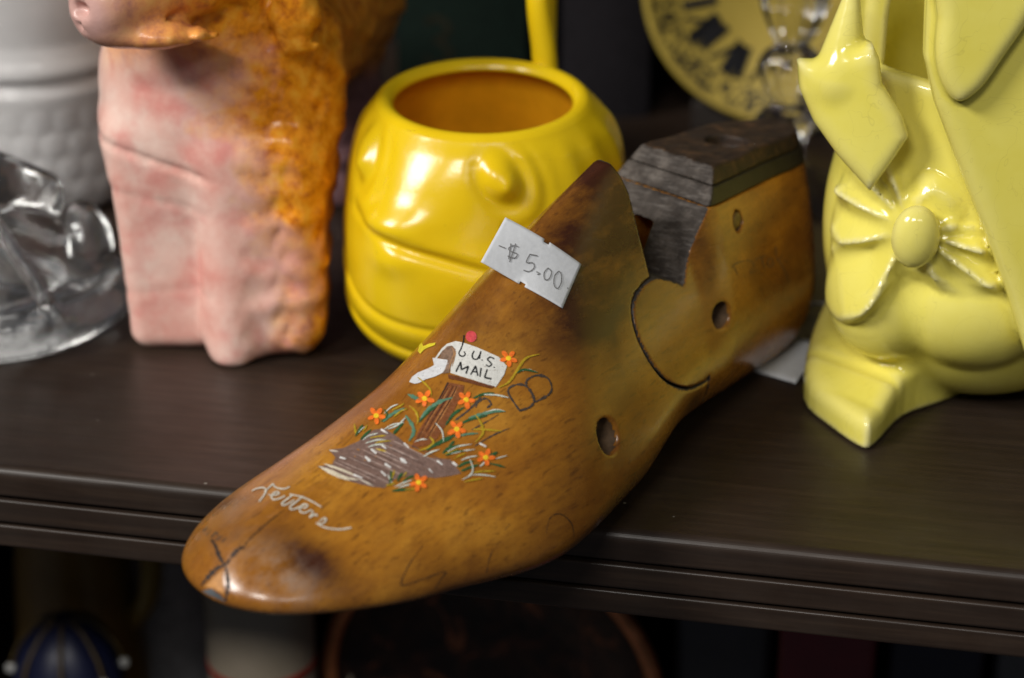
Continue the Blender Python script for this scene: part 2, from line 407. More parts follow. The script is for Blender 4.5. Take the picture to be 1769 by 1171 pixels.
# local frame: x = toward toe, y = near side, z up (left-handed pair fixed by flipping faces)
last = empty('shoe_last', tuple(O_L))
tag(last, 'honey-brown wooden shoe last with a hand-painted mailbox scene, resting on the shelf edge', 'shoe last')
def loc2w(P):
    P = np.asarray(P, float)*.01
    return np.stack([P[:, 0]*u2[0]+P[:, 1]*n2[0], P[:, 0]*u2[1]+P[:, 1]*n2[1], P[:, 2]], 1)
flip = (u2[0]*n2[1]-u2[1]*n2[0]) < 0
def gb(V, c, r): return np.exp(-(((V-np.array(c))/np.array(r))**2).sum(1))
def last_part(name, f, lo, hi, st, mats, cutf=None):
    V, F = nets(f, lo, hi, st)
    if flip: F = F[:, ::-1]
    # keep the mesh in last coordinates (x along the grain), orient with the object matrix
    W = np.stack([V[:, 0], (-V[:, 1] if flip else V[:, 1]), V[:, 2]], 1)*.01
    o = mesh_obj(name, W, F, mats, last)
    o.rotation_euler[2] = ANG
    if cutf is not None:
        cen = V[F].mean(1); k = cutf(cen); o.data.polygons.foreach_set('material_index', k.astype(np.int32))
    s, y, z = V.T
    stain = .55*gb(V, (15.4, -.3, 5.4), (2.4, 1.5, 1.0))+.5*gb(V, (13.2, 1.6, 5.6), (1.2, 1.2, 1.0))+.6*gb(V, (23.3, 1.6, 2.1), (.5, 1.6, .6))+1.0*gb(V, (9.9, .2, 8.0), (1.5, 2.2, 1.6))+.95*gb(V, (11.0, 1.3, 6.6), (1.7, 1.8, 1.8))+.9*gb(V, (12.6, .4, 6.2), (1.5, 1.6, 1.2))\
        + .62*gb(V, (14.2, 1.7, 4.9), (1.6, 1.4, .8))+.40*gb(V, (12.2, 2.2, 4.8), (1.4, 1.0, 1.2))+.55*gb(V, (8.0, 2.2, 5.2), (.6, .9, 1.6))+.45*gb(V, (6.8, 2.4, 2.4), (2.2, 2, 1.0))\
        + .65*gb(V, (23.5, .9, 2.3), (.6, 1.5, .5))+.7*gb(V, (22.6, -1.9, 2.3), (.4, .9, .6))+.7*gb(V, (9.3, 3, 1.5), (.6, 1, .35))\
        + .45*gb(V, (5.2, 2.2, 4.0), (.9, .9, 1.0))+.45*gb(V, (20.0, 3.5, .7), (4.0, 1.5, .7))+.40*gb(V, (4.5, 2.2, 5.3), (3.5, 1, .6))\
        + .6*gb(V, (12.8, 2.3, 4.6), (.25, .4, .5))+.35*gb(V, (17.5, -2.5, 3.2), (4, 1.2, 1.2))+.5*gb(V, (15.5, 3.8, .8), (3, 1.5, .6))+.32*np.exp(-((z-pch(SK, K_ZB, s)-.1)/.45)**2)+.35*gb(V, (3.5, 2, 3.2), (1.4, 1, 1.6))
    attr(o, 'stain', np.clip(stain, 0, 1))
    attr(o, 'toe_glint', np.clip(1.1*gb(V, (24.1, 1.0, 2.2), (.55, 1.3, .6)), 0, 1))  # where the toe's painted highlight sits
    return o
def cut_fore(c):
    return (np.minimum(poly_sdf(c[:, 0]-SKEW*c[:, 1], c[:, 2], HEEL_P)-.055, poly_sdf(c[:, 0]-SKEW*c[:, 1], c[:, 2], NOTCH_P)) < .03)
def cut_heel(c):
    return (poly_sdf(c[:, 0]-SKEW*c[:, 1], c[:, 2], HEEL_P) > -.03)
def in_bore(c, cen, r, sl=0.0):
    return np.sqrt((c[:, 0]+.12*sl*(c[:, 1]-3.5)-cen[0])**2+(c[:, 2]-.10*sl*(c[:, 1]-3.5)-cen[1])**2) < r+.02
def mat_fore(c):
    k = cut_fore(c).astype(int); d = last_body(c[:, 0], c[:, 1], c[:, 2]); k[in_bore(c, HOLE2, .47, 1.0) & (d < -.09)] = 2; return k
def mat_heel(c):
    k = cut_heel(c).astype(int); d = last_body(c[:, 0], c[:, 1], c[:, 2]); k[(in_bore(c, HOLE1, .38) | in_bore(c, PEG, .30)) & (d < -.07)] = 2; return k
M['bore'] = m_flat('shaded_bore', (.11, .065, .032), .7, .5, 350, .4)  # hole walls coloured dark so the bores look deep and shaded
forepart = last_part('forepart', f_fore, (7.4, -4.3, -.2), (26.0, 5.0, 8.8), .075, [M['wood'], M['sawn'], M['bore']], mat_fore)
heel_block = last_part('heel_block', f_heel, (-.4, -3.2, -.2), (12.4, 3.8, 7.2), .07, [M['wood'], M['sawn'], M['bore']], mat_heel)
M['band'] = m_flat('dark_stained_leather', (.020, .0155, .011), .55, .35, 240, .2)
t = NT('stained_cap_wood'); _v = t.coord(); _a = t.noise(_v, 150, 7, .7, .5); _b = t.noise(t.coord((40, 160, 160)), 3, 5)
t.set(Base_Color=t.mix(t.ramp(_b, [(.45, (0, 0, 0)), (.75, (1, 1, 1))]), t.ramp(_a, [(.35, (.016, .010, .007)), (.55, (.050, .029, .017)), (.74, (.15, .075, .032))]), (.030, .022, .018)),
      Roughness=.58, Normal=t.bump(_a, .45, .0008), Specular_IOR_Level=.35); M['cap'] = t.m
band = last_part('leather_band', f_band, (-.4, -2.2, 5.2), (8.6, 2.6, 7.6), .06, [M['band'], M['sawn']], cut_heel)
cap = last_part('top_cap', f_cap, (-.4, -2.2, 5.6), (8.6, 2.4, 8.0), .06, [M['cap'], M['sawn']], cut_heel)
bpy.context.view_layer.update()

# surface of the last for anything that lies on it
allV, allF = [], []
for o in (forepart, heel_block, band, cap):
    base = len(allV); mw = o.matrix_world
    allV += [mw @ v.co for v in o.data.vertices]; allF += [[i+base for i in p.vertices] for p in o.data.polygons]
bvh = BVHTree.FromPolygons(allV, allF)
def surf(px, py):
    h = bvh.ray_cast(Vector(CAM), Vector(ray(px, py)))
    return h[0], h[1]

# peg in the heel
def wood_peg():
    V, F = lathe([(0.0, .0), (.0008, .00005), (.0022, -.0001), (.0026, -.0006), (.0026, -.006)], 24)
    m = m_flat('peg_wood', (.13, .075, .018), .45, .4, 400)
    o = mesh_obj('wooden_peg', V, F, m, last)
    h, n = surf(1265, 380)
    ax = Vector((n2[0], n2[1], 0)); 
    c = np.array([PEG[0], 0, PEG[1]])
    # set into its bore, just below the cheek
    z = Vector((n2[0], n2[1], 0.0)); q = z.to_track_quat('Z', 'Y')
    ys = np.linspace(0, 4, 400); f = last_body(np.full(400, PEG[0]), ys, np.full(400, PEG[1])); y0 = ys[np.argmax(f > 0)]
    o.rotation_euler = q.to_euler(); o.location = Vector(loc2w([[PEG[0], y0-.03, PEG[1]]])[0])
wood_peg()

# ------------------------------------------------------------------ paint on the last
paint_cache = {}
def m_paint(c, rough=.42, var=.22):
    k = tuple(round(x, 3) for x in c)
    if k not in paint_cache:
        m = m_flat('paint_%d' % len(paint_cache), c, rough, var, 900, .6); nt = m.node_tree
        tc = nt.nodes.new('ShaderNodeTexCoord'); no = nt.nodes.new('ShaderNodeTexNoise'); no.inputs['Scale'].default_value = 1500; no.inputs['Detail'].default_value = 4
        ra = nt.nodes.new('ShaderNodeValToRGB'); ra.color_ramp.elements[0].position = .22; ra.color_ramp.elements[1].position = .38; ra.color_ramp.elements[0].color = (.25, .25, .25, 1)
        nt.links.new(tc.outputs['Object'], no.inputs['Vector']); nt.links.new(no.outputs['Fac'], ra.inputs['Fac']); nt.links.new(ra.outputs['Color'], nt.nodes['Principled BSDF'].inputs['Alpha'])
        paint_cache[k] = m
    return paint_cache[k]
def lay(pts, lift):
    out = []
    for x, y in pts:
        h, n = surf(x, y)
        if h is None:
            h, n = bvh.find_nearest(Vector(on_plane(x, y, np.array([-.01, .03, .04]), -FW)))[:2]
        if n.dot(Vector(CAM)-h) < 0: n = -n
        out.append(h+n*lift)
    return out
def poly_paint(name, P, mat, parent, lift=.00012, step=5.0):
    P = np.asarray(P, float); D = []
    for i in range(len(P)):
        a, b = P[i], P[(i+1) % len(P)]; k = max(1, int(np.linalg.norm(b-a)/step))
        D += [a+(b-a)*j/k for j in range(k)]
    D = np.array(D); lo, hi = D.min(0), D.max(0)
    gx, gy = np.meshgrid(np.arange(lo[0]+step/2, hi[0], step), np.arange(lo[1]+step/2, hi[1], step))
    g = np.stack([gx.ravel(), gy.ravel()], 1); g = g[poly_sdf(g[:, 0], g[:, 1], P) < -step*.4] if len(g) else g
    vin = [Vector(p) for p in D]+[Vector(p) for p in g]
    r = delaunay_2d_cdt(vin, [], [list(range(len(D)))], 1, 1e-5)
    V = lay([(p[0], p[1]) for p in r[0]], lift)
    o = mesh_obj(name, [tuple(v-last.location) for v in V], r[2], mat, parent)
    return o
def ribbon_vf(path, w, lift, taper=(1, 1), smooth=True, wob=.12):
    P = np.asarray(path, float)
    if smooth and len(P) > 2: P = spline(P, 7)
    else:
        L_ = np.linalg.norm(np.diff(P, axis=0), axis=1).sum(); k = max(2, int(L_/4))
        tt = np.concatenate([[0], np.cumsum(np.linalg.norm(np.diff(P, axis=0), axis=1))]); tq = np.unique(np.concatenate([np.linspace(0, tt[-1], k), tt]))
        P = np.stack([np.interp(tq, tt, P[:, i]) for i in (0, 1)], 1)
    T = np.gradient(P, axis=0); T /= np.linalg.norm(T, axis=1)[:, None]+1e-9; N = np.stack([-T[:, 1], T[:, 0]], 1)
    t = np.linspace(0, 1, len(P)); ww = w*.5*np.interp(t, [0, .35, .7, 1], [taper[0], 1, 1, taper[1]])*(1+wob*rng.standard_normal(len(P)))
    cap0, cap1 = P[0]-T[0]*w*.35*taper[0], P[-1]+T[-1]*w*.35*taper[1]
    A = lay(P+N*ww[:, None], lift); Cc = lay(P, lift+.00004); B = lay(P-N*ww[:, None], lift)
    e0, e1 = lay([cap0, cap1], lift)
    V = A+Cc+B+[e0, e1]; n = len(P); F = []
    for i in range(n-1):
        F += [(i, i+1, n+i+1, n+i), (n+i, n+i+1, 2*n+i+1, 2*n+i)]
    F += [(0, n, 3*n), (n, 2*n, 3*n), (n-1, 3*n+1, 2*n-1), (2*n-1, 3*n+1, 3*n-1)]
    return [tuple(v-last.location) for v in V], F
def ribbons(name, paths, w, mat, parent, lift=.00016, taper=(1, 1), smooth=True, wob=.12):
    V, F = [], []
    for p in paths:
        a, b = ribbon_vf(p, w, lift, taper, smooth, wob); k = len(V); V += a; F += [tuple(i+k for i in f) for f in b]
    return mesh_obj(name, V, F, mat, parent)
Z = lambda L_: [(540+x/3.779, 560+y/3.779) for x, y in L_]         # enlarged tracing of the scene
Z2 = lambda L_: [(310+x/4.336, 800+y/4.336) for x, y in L_]        # enlarged tracing of the toe
GREEN, GREEN2, OCHRE, PALE, ORANGE, YEL = (.020, .085, .028), (.085, .20, .13), (.40, .27, .012), (.55, .60, .54), (.80, .16, .015), (.80, .55, .02)
# path of stepping stones
path = poly_paint('painted_path', Z([(105, 822), (200, 810), (300, 765), (400, 690), (470, 682), (560, 740), (660, 830), (760, 870), (900, 885), (970, 975), (905, 990), (800, 1005), (640, 990), (540, 1010), (470, 1070), (380, 1062), (250, 1030), (90, 965), (30, 930), (130, 915), (150, 870)]), m_paint((.17, .105, .085), .45), last, .00009, 6)
st = []
for k in range(26):
    f = k/25; x0 = 60+f*560; y0 = 930-f*235+rng.normal()*10; l = 260+rng.random()*160
    st.append(Z([(x0+rng.normal()*12, y0), (x0+l*.5, y0+l*.22), (x0+l*.92, y0+l*.42)]))
def inside_path(p): return poly_sdf(np.array([q[0] for q in p]), np.array([q[1] for q in p]), np.array(Z([(105, 822), (400, 690), (470, 682), (660, 830), (970, 975), (800, 1005), (470, 1070), (250, 1030), (30, 930)]))  ).max() < 8
st = [p for p in st if inside_path(p)]
ribbons('brush_streak', st[::2], 1.7, m_paint((.36, .27, .235)), path, .00014, (.2, .2), True, .3)
ribbons('brush_streak', st[1::2], 1.6, m_paint((.095, .055, .045)), path, .00015, (.2, .2), True, .3)
ribbons('brush_streak', [Z([(40, 930), (120, 960), (210, 1000), (300, 1020)]), Z([(80, 915), (180, 950), (270, 985)]), Z([(60, 945), (150, 990), (250, 1025)])], 4.2, m_paint((.62, .55, .42)), path, .00018, (.3, .2))
ribbons('brush_streak', [Z([(110, 825), (170, 835)]), Z([(300, 1010), (400, 1060)])], 3.5, m_paint((.55, .48, .40)), path, .00018, (.3, .2))
for a, b in (((345, 868), (375, 895)), ((385, 820), (415, 845)), ((455, 795), (480, 815)), ((598, 780), (628, 808)), ((575, 880), (612, 908)), ((475, 915), (510, 938)), ((760, 948), (783, 972)), ((450, 965), (478, 992)), ((815, 895), (845, 918)), ((270, 985), (325, 1008)), ((915, 905), (940, 925)), ((450, 690), (490, 715)), ((180, 872), (215, 882)), ((1090, 780), (1130, 800))):
    ribbons('painted_stone', [Z([a, b])], 3.6+2.4*rng.random(), m_paint((.66, .65, .63)), path, .00021, (.5+.4*rng.random(), .3+.5*rng.random()), False, .2)
# post
post = poly_paint('painted_post', Z([(880, 380), (990, 400), (985, 440), (900, 610), (815, 745), (760, 790), (640, 810), (665, 760), (690, 700), (760, 590), (850, 440)]), m_paint((.19, .060, .016)), last, .00013, 5)
ps = []
for k in range(11):
    o_ = k*11-48; ps.append(Z([(930+o_*.8, 405), (880+o_*.9, 500), (800+o_, 630), (725+o_*.9, 760)]))
ribbons('brush_streak', ps[1:9:2], 1.5, m_paint((.40, .175, .055)), post, .00018, (.4, .2), True, .35)
ribbons('brush_streak', ps[0:9:3], 1.7, m_paint((.060, .018, .008)), post, .00019, (.4, .2), True, .35)
ribbons('brush_streak', [Z([(885, 385), (850, 450), (800, 540)])], 2.5, m_paint((.035, .016, .012)), post, .0002, (1, .2))
# mailbox
box = poly_paint('painted_mailbox', Z([(845, 160), (880, 130), (935, 112), (985, 122), (1080, 155), (1215, 215), (1268, 275), (1250, 330), (1195, 412), (1110, 385), (980, 345), (900, 320), (905, 270), (915, 200), (885, 150), (850, 175), (815, 225), (800, 225)]), m_paint((.60, .60, .57), .5, .10), last, .00015, 5)
poly_paint('mailbox_base', Z([(885, 328), (960, 345), (1100, 385), (1190, 408), (1165, 422), (1090, 405), (1000, 380), (890, 358)]), m_paint((.13, .040, .012)), box, .0002, 5)
poly_paint('mailbox_opening', Z([(880, 148), (912, 142), (935, 165), (935, 205), (910, 265), (890, 320), (850, 325), (880, 260), (885, 235), (830, 222), (845, 185)]), m_paint((.20, .125, .085), .5, .45), box, .00019, 5)
poly_paint('mailbox_door', Z([(785, 222), (880, 235), (890, 255), (870, 290), (850, 320), (800, 345), (740, 362), (700, 385), (668, 392), (632, 380), (650, 348), (690, 318), (760, 290), (795, 270)]), m_paint((.62, .63, .65), .5, .12), box, .00019, 5)
ribbons('brush_streak', [Z([(910, 150), (925, 190), (905, 250), (892, 300)]), Z([(935, 175), (930, 215), (912, 280)])], 1.8, m_paint((.36, .19, .08)), box, .00023, (.5, .3))
blk = m_paint((.012, .012, .013), .4)
ribbons('flag_staff', [Z([(990, 75), (985, 120), (972, 160), (958, 190), (965, 208), (985, 212), (998, 198), (990, 182)])], 2.3, blk, box, .00024, (.8, .8))
poly_paint('mailbox_flag', [(540+(1037+36*math.cos(a))/3.779, 560+(83+37*math.sin(a))/3.779) for a in np.linspace(0, 2*math.pi, 18)[:-1]], m_paint((.52, .055, .065), .4, .3), box, .0002, 4)
# lettering U.S. MAIL
ribbons('lettering', [Z([(1055, 178), (1043, 205), (1050, 228), (1075, 230), (1090, 205), (1100, 180)]), Z([(1098, 182), (1092, 210), (1090, 228)]), Z([(1104, 236), (1110, 238)]),
    Z([(1185, 228), (1160, 218), (1142, 232), (1158, 250), (1168, 266), (1150, 278), (1132, 268)]), Z([(1182, 283), (1188, 286)])], 2.6, blk, box, .00024, (.9, .8), True, .1)
ribbons('lettering', [Z([(938, 312), (968, 250), (972, 300), (1018, 278), (1002, 325)]), Z([(1032, 332), (1065, 275), (1078, 338)]), Z([(1046, 312), (1075, 315)]), Z([(1100, 290), (1092, 345)]), Z([(1140, 298), (1122, 350), (1165, 360)])], 2.7, blk, box, .00024, (.9, .9), False, .1)
# bird
poly_paint('painted_bird', Z([(700, 118), (715, 122), (725, 145), (765, 128), (805, 122), (800, 138), (755, 155), (730, 168), (705, 195), (688, 178), (695, 160)]), m_paint((.72, .62, .03)), last, .00015, 5)
# grass: one stroke, one blade
blades = [
 (GREEN, 4.5, [(1050, 485), (1110, 460), (1185, 450)]), (PALE, 4.0, [(1120, 462), (1200, 465), (1280, 482)]), (GREEN, 4.0, [(1335, 320), (1380, 298), (1470, 318)]), (PALE, 3.6, [(1345, 310), (1400, 298), (1465, 315)]),
 (OCHRE, 6.0, [(1215, 415), (1280, 380), (1330, 310), (1390, 225), (1480, 197)]), (OCHRE, 4.2, [(690, 350), (735, 390), (770, 430), (778, 470)]),
 (GREEN2, 7.5, [(625, 462), (665, 480), (700, 497)]), (GREEN2, 6.5, [(705, 625), (755, 560), (830, 510), (915, 482)]), (GREEN, 4.0, [(700, 640), (760, 575), (820, 530)]),
 (GREEN, 5.5, [(870, 660), (920, 590), (990, 545)]), (GREEN2, 5.5, [(1020, 615), (1100, 590), (1200, 570), (1255, 572)]), (GREEN, 5.0, [(970, 650), (1040, 620), (1140, 600)]), (PALE, 2.6, [(1110, 585), (1190, 560), (1255, 570)]),
 (OCHRE, 5.5, [(1060, 590), (1100, 650), (1110, 715), (1060, 775)]), (OCHRE, 5.0, [(1050, 688), (1130, 690), (1235, 700)]), (OCHRE, 4.6, [(635, 535), (675, 575), (690, 620), (682, 660)]),
 (GREEN2, 7.0, [(610, 600), (650, 660), (660, 710), (630, 765)]), (GREEN, 5.0, [(590, 650), (545, 700), (530, 720)]), (GREEN2, 5.5, [(465, 640), (520, 590), (600, 550)]), (PALE, 2.8, [(470, 585), (515, 545), (560, 525)]),
 (OCHRE, 3.6, [(530, 610), (580, 570), (620, 555)]), (OCHRE, 3.4, [(520, 565), (570, 540), (600, 520)]), (PALE, 3.0, [(470, 690), (520, 660), (600, 645)]), (PALE, 3.2, [(490, 690), (560, 660), (610, 610)]), (GREEN, 4.2, [(470, 560), (490, 600), (450, 640)]),
 (OCHRE, 5.0, [(275, 655), (280, 690), (285, 720)]), (GREEN, 4.5, [(280, 735), (310, 690), (330, 660)]), (PALE, 2.4, [(295, 720), (320, 690), (345, 672)]), (OCHRE, 3.4, [(330, 700), (350, 680), (355, 660)]), (GREEN, 4.5, [(315, 755), (350, 720), (385, 690)]), (PALE, 2.6, [(330, 760), (370, 730), (430, 715)]),
 (OCHRE, 4.0, [(380, 745), (430, 735), (480, 730)]), (OCHRE, 3.6, [(410, 780), (460, 768), (515, 765)]), (PALE, 3.0, [(350, 780), (420, 760), (480, 758)]), (PALE, 2.8, [(365, 805), (420, 790), (470, 790)]), (OCHRE, 3.6, [(415, 815), (450, 825), (480, 832)]),
 (PALE, 3.0, [(805, 650), (845, 700), (855, 770)]), (PALE, 2.8, [(670, 770), (710, 755), (750, 755)]), (PALE, 3.6, [(725, 868), (770, 840), (830, 820)]), (OCHRE, 4.5, [(765, 740), (790, 775), (740, 815)]), (OCHRE, 4.0, [(690, 830), (750, 810), (800, 770)]), (GREEN, 6.0, [(745, 825), (800, 790), (870, 750), (935, 725)]), (GREEN, 5.0, [(790, 800), (850, 770), (910, 745)]),
 (GREEN2, 4.0, [(930, 740), (1010, 720), (1080, 715)]), (GREEN, 5.0, [(850, 845), (890, 810), (960, 790)]), (PALE, 3.0, [(880, 835), (950, 800), (1040, 785)]), (OCHRE, 3.4, [(860, 850), (910, 835), (950, 815)]), (GREEN, 4.5, [(870, 860), (930, 835), (990, 830)]), (PALE, 2.6, [(900, 850), (980, 830), (1060, 820)]), (OCHRE, 3.2, [(925, 880), (960, 860), (1000, 845)]), (GREEN, 4.4, [(890, 800), (910, 780), (925, 765)]),
 (PALE, 3.4, [(970, 890), (1020, 870), (1075, 862)]), (GREEN, 5.0, [(950, 935), (990, 910), (1050, 895)]), (GREEN, 5.0, [(970, 960), (1030, 935), (1085, 920)]), (PALE, 3.6, [(1025, 885), (1045, 940), (1030, 985), (975, 1018)]), (PALE, 3.2, [(1090, 930), (1110, 915), (1120, 900)]),
 (GREEN, 5.5, [(1150, 865), (1180, 850), (1205, 835)]), (PALE, 2.2, [(1195, 880), (1235, 868), (1270, 858)]), (GREEN, 3.4, [(1150, 910), (1200, 920), (1255, 935)]), (OCHRE, 4.0, [(1050, 970), (1110, 962), (1195, 960)]), (OCHRE, 3.6, [(990, 1030), (1050, 1018), (1110, 1008)]), (PALE, 3.0, [(1040, 985), (1110, 985), (1195, 998)]),
 (GREEN, 4.6, [(510, 960), (515, 1000), (500, 1050)]), (OCHRE, 4.0, [(535, 955), (525, 990), (510, 1020)]), (PALE, 3.0, [(490, 985), (505, 1015), (520, 1040)]), (OCHRE, 4.0, [(480, 1055), (510, 1050), (540, 1040)]), (GREEN, 5.0, [(555, 1030), (570, 995), (590, 975)]), (OCHRE, 3.2, [(590, 1000), (605, 980), (615, 968)]), (GREEN, 4.4, [(590, 1030), (625, 1005), (665, 990)]), (PALE, 2.8, [(540, 1065), (590, 1040), (650, 1020)]), (PALE, 2.8, [(560, 1070), (610, 1055), (650, 1045)]), (GREEN, 5.0, [(520, 1092), (570, 1085), (640, 1080)]), (OCHRE, 2.6, [(600, 1085), (640, 1082), (680, 1075)]), (GREEN, 4.0, [(660, 1000), (675, 1010), (690, 1020)]),
]
for c, w, p in blades:
    ribbons('grass_blade', [Z(p)], w*(.90 if c in (GREEN, GREEN2) else .72), m_paint(c), last, .00020+rng.random()*.00006, (.45, .25), True, .15)
def flower(cx, cy, r, rot, sq=.92):
    pet, V, F = [], [], []
    for k in range(5):
        a = rot+k*2*math.pi/5+rng.normal()*.08; rr = r*(.92+.16*rng.random())
        P = []
        for t_ in np.linspace(0, 2*math.pi, 12)[:-1]:
            lx = rr*.58+rr*.44*math.cos(t_); ly = rr*.26*math.sin(t_)
            P.append((cx+lx*math.cos(a)-ly*math.sin(a), cy+(lx*math.sin(a)+ly*math.cos(a))*sq))
        pet.append(P)
    fl = poly_paint('painted_flower', [(cx+r*.28*math.cos(a), cy+r*.26*math.sin(a)) for a in np.linspace(0, 2*math.pi, 12)[:-1]], m_paint(YEL), last, .00032, 3)
    for P in pet: poly_paint('petal', P, m_paint(ORANGE, .42, .22), fl, .00028, 3.5)
for (x, y, rot) in ((1278, 225, .35), (733, 490, .25), (1003, 497, .15), (418, 603, .3), (940, 688, .2), (1128, 873, .1), (692, 1037, .5)):
    flower(540+x/3.779, 560+y/3.779, 16.5, rot)
# "Letters" in cream script across the toe
ribbons('lettering', [Z2([(545, 212), (580, 195), (625, 188), (650, 203), (640, 235), (612, 275), (598, 292)]), Z2([(640, 215), (680, 180), (702, 160), (712, 178), (745, 193), (790, 196), (825, 182)]),
    Z2([(668, 240), (700, 245), (745, 235), (735, 218), (705, 230), (690, 258), (705, 276), (740, 272), (790, 250)]),
    Z2([(850, 240), (815, 268), (770, 302), (775, 318), (805, 312), (860, 280)]), Z2([(925, 252), (880, 290), (830, 330), (838, 350), (870, 345), (905, 328)]),
    Z2([(825, 236), (880, 248), (935, 264), (1000, 295), (1062, 332)]), Z2([(905, 338), (945, 338), (960, 318), (930, 314), (902, 342), (908, 368), (940, 375), (985, 355)]),
    Z2([(985, 355), (1000, 372), (975, 408), (1003, 395), (1027, 388), (1030, 402)]), Z2([(1045, 440), (1085, 415), (1098, 430), (1070, 456), (1030, 458)]), Z2([(1025, 450), (1080, 482), (1150, 496), (1220, 498), (1285, 486)])],
    2.7, m_paint((.60, .58, .50), .45), last, .0002, (.7, .8), True, .08)
# stamped letters, worn dark
stamp = m_flat('stamped_grey', (.055, .040, .032), .6, .5, 1500)
ribbons('stamped_letter', [Z([(1350, 565), (1275, 440), (1330, 395), (1400, 410), (1445, 490), (1420, 540), (1350, 565)]), Z([(1395, 405), (1400, 365), (1460, 335), (1530, 350), (1560, 410), (1540, 460), (1450, 510)])], 3.4, stamp, last, .0001, (1, 1), True, .3)
ribbons('stamped_letter', [Z([(935, 625), (1020, 560), (1100, 480)]), Z([(1065, 540), (1080, 510), (1130, 485), (1165, 520), (1140, 545)])], 3.4, stamp, last, .0001, (1, 1), True, .3)
ribbons('stamped_letter', [Z([(1040, 690), (1130, 640), (1215, 590)]), Z([(1060, 795), (1150, 740), (1220, 705), (1285, 680)])], 2.2, stamp, last, .0001, (1, .3), True, .3)
HS = lambda L_: [(800+x/2.252, 200+y/2.252) for x, y in L_]
ribbons('stamped_letter', [HS([(1045, 590), (1060, 575), (1105, 560)]), HS([(1055, 590), (1068, 618)]), HS([(1105, 562), (1130, 575), (1115, 612), (1140, 600)]), HS([(1135, 560), (1185, 540)]), HS([(1160, 550), (1170, 595)]), HS([(1185, 560), (1200, 555), (1205, 580), (1188, 585), (1185, 560)]), HS([(1215, 510), (1222, 560), (1240, 545)]), HS([(1225, 560), (1255, 610), (1270, 650)]), HS([(1250, 560), (1262, 575)])], 1.5, stamp, last, .00008, (1, .6), True, .3)
# cracks and chisel marks
crack = m_flat('dark_crack', (.018, .009, .006), .7, .3, 900)
ribbons('grain_crack', [Z2([(790, 350), (700, 415), (600, 500), (520, 575), (480, 630)])], 2.0, crack, last, .00006, (.2, 1), True, .25)
N6 = lambda L_: [(300+x/2.169, 540+y/2.169) for x, y in L_]
ribbons('grain_crack', [N6([(935, 870), (890, 930), (855, 1000), (860, 1022), (930, 1000), (1018, 970), (1000, 1000), (980, 1035)]), N6([(1195, 890), (1180, 930), (1172, 980)]), N6([(1260, 790), (1240, 815)])], 1.6, crack, last, .00006, (.3, .4), True, .3)
ribbons('grain_crack', [N6([(1395, 830), (1410, 770), (1450, 755), (1490, 790), (1500, 840)])], 1.6, crack, last, .00006, (.3, .3), True, .3)
ribbons('grain_crack', [Z2([(165, 915), (215, 855), (280, 790), (340, 765)]), Z2([(345, 770), (360, 850), (365, 930), (345, 1030)]), Z2([(340, 765), (300, 700), (270, 620), (240, 575)]), Z2([(350, 760), (400, 690), (450, 640), (480, 635)])], 6.2, crack, last, .00006, (.4, .5), True, .3)
ribbons('stamped_letter', [Z2([(180, 510), (210, 485)]), Z2([(205, 540), (240, 500)]), Z2([(240, 555), (275, 520), (290, 545)]), Z2([(275, 580), (320, 545)]), Z2([(315, 590), (350, 560)])], 3.0, stamp, last, .00006, (1, .6), True, .3)
poly_paint('toe_chip', Z2([(185, 925), (320, 805), (335, 980), (300, 960), (240, 935)]), m_flat('bare_wood', (.46, .21, .055), .6, .25, 500), last, .00008, 5)
poly_paint('toe_tack_plate', Z2([(170, 955), (240, 938), (310, 985), (345, 1035), (290, 1015), (220, 985)]), m_flat('dull_grey_metal', (.13, .14, .15), .45, .3, 300, Metallic=.3), last, .00010, 5)

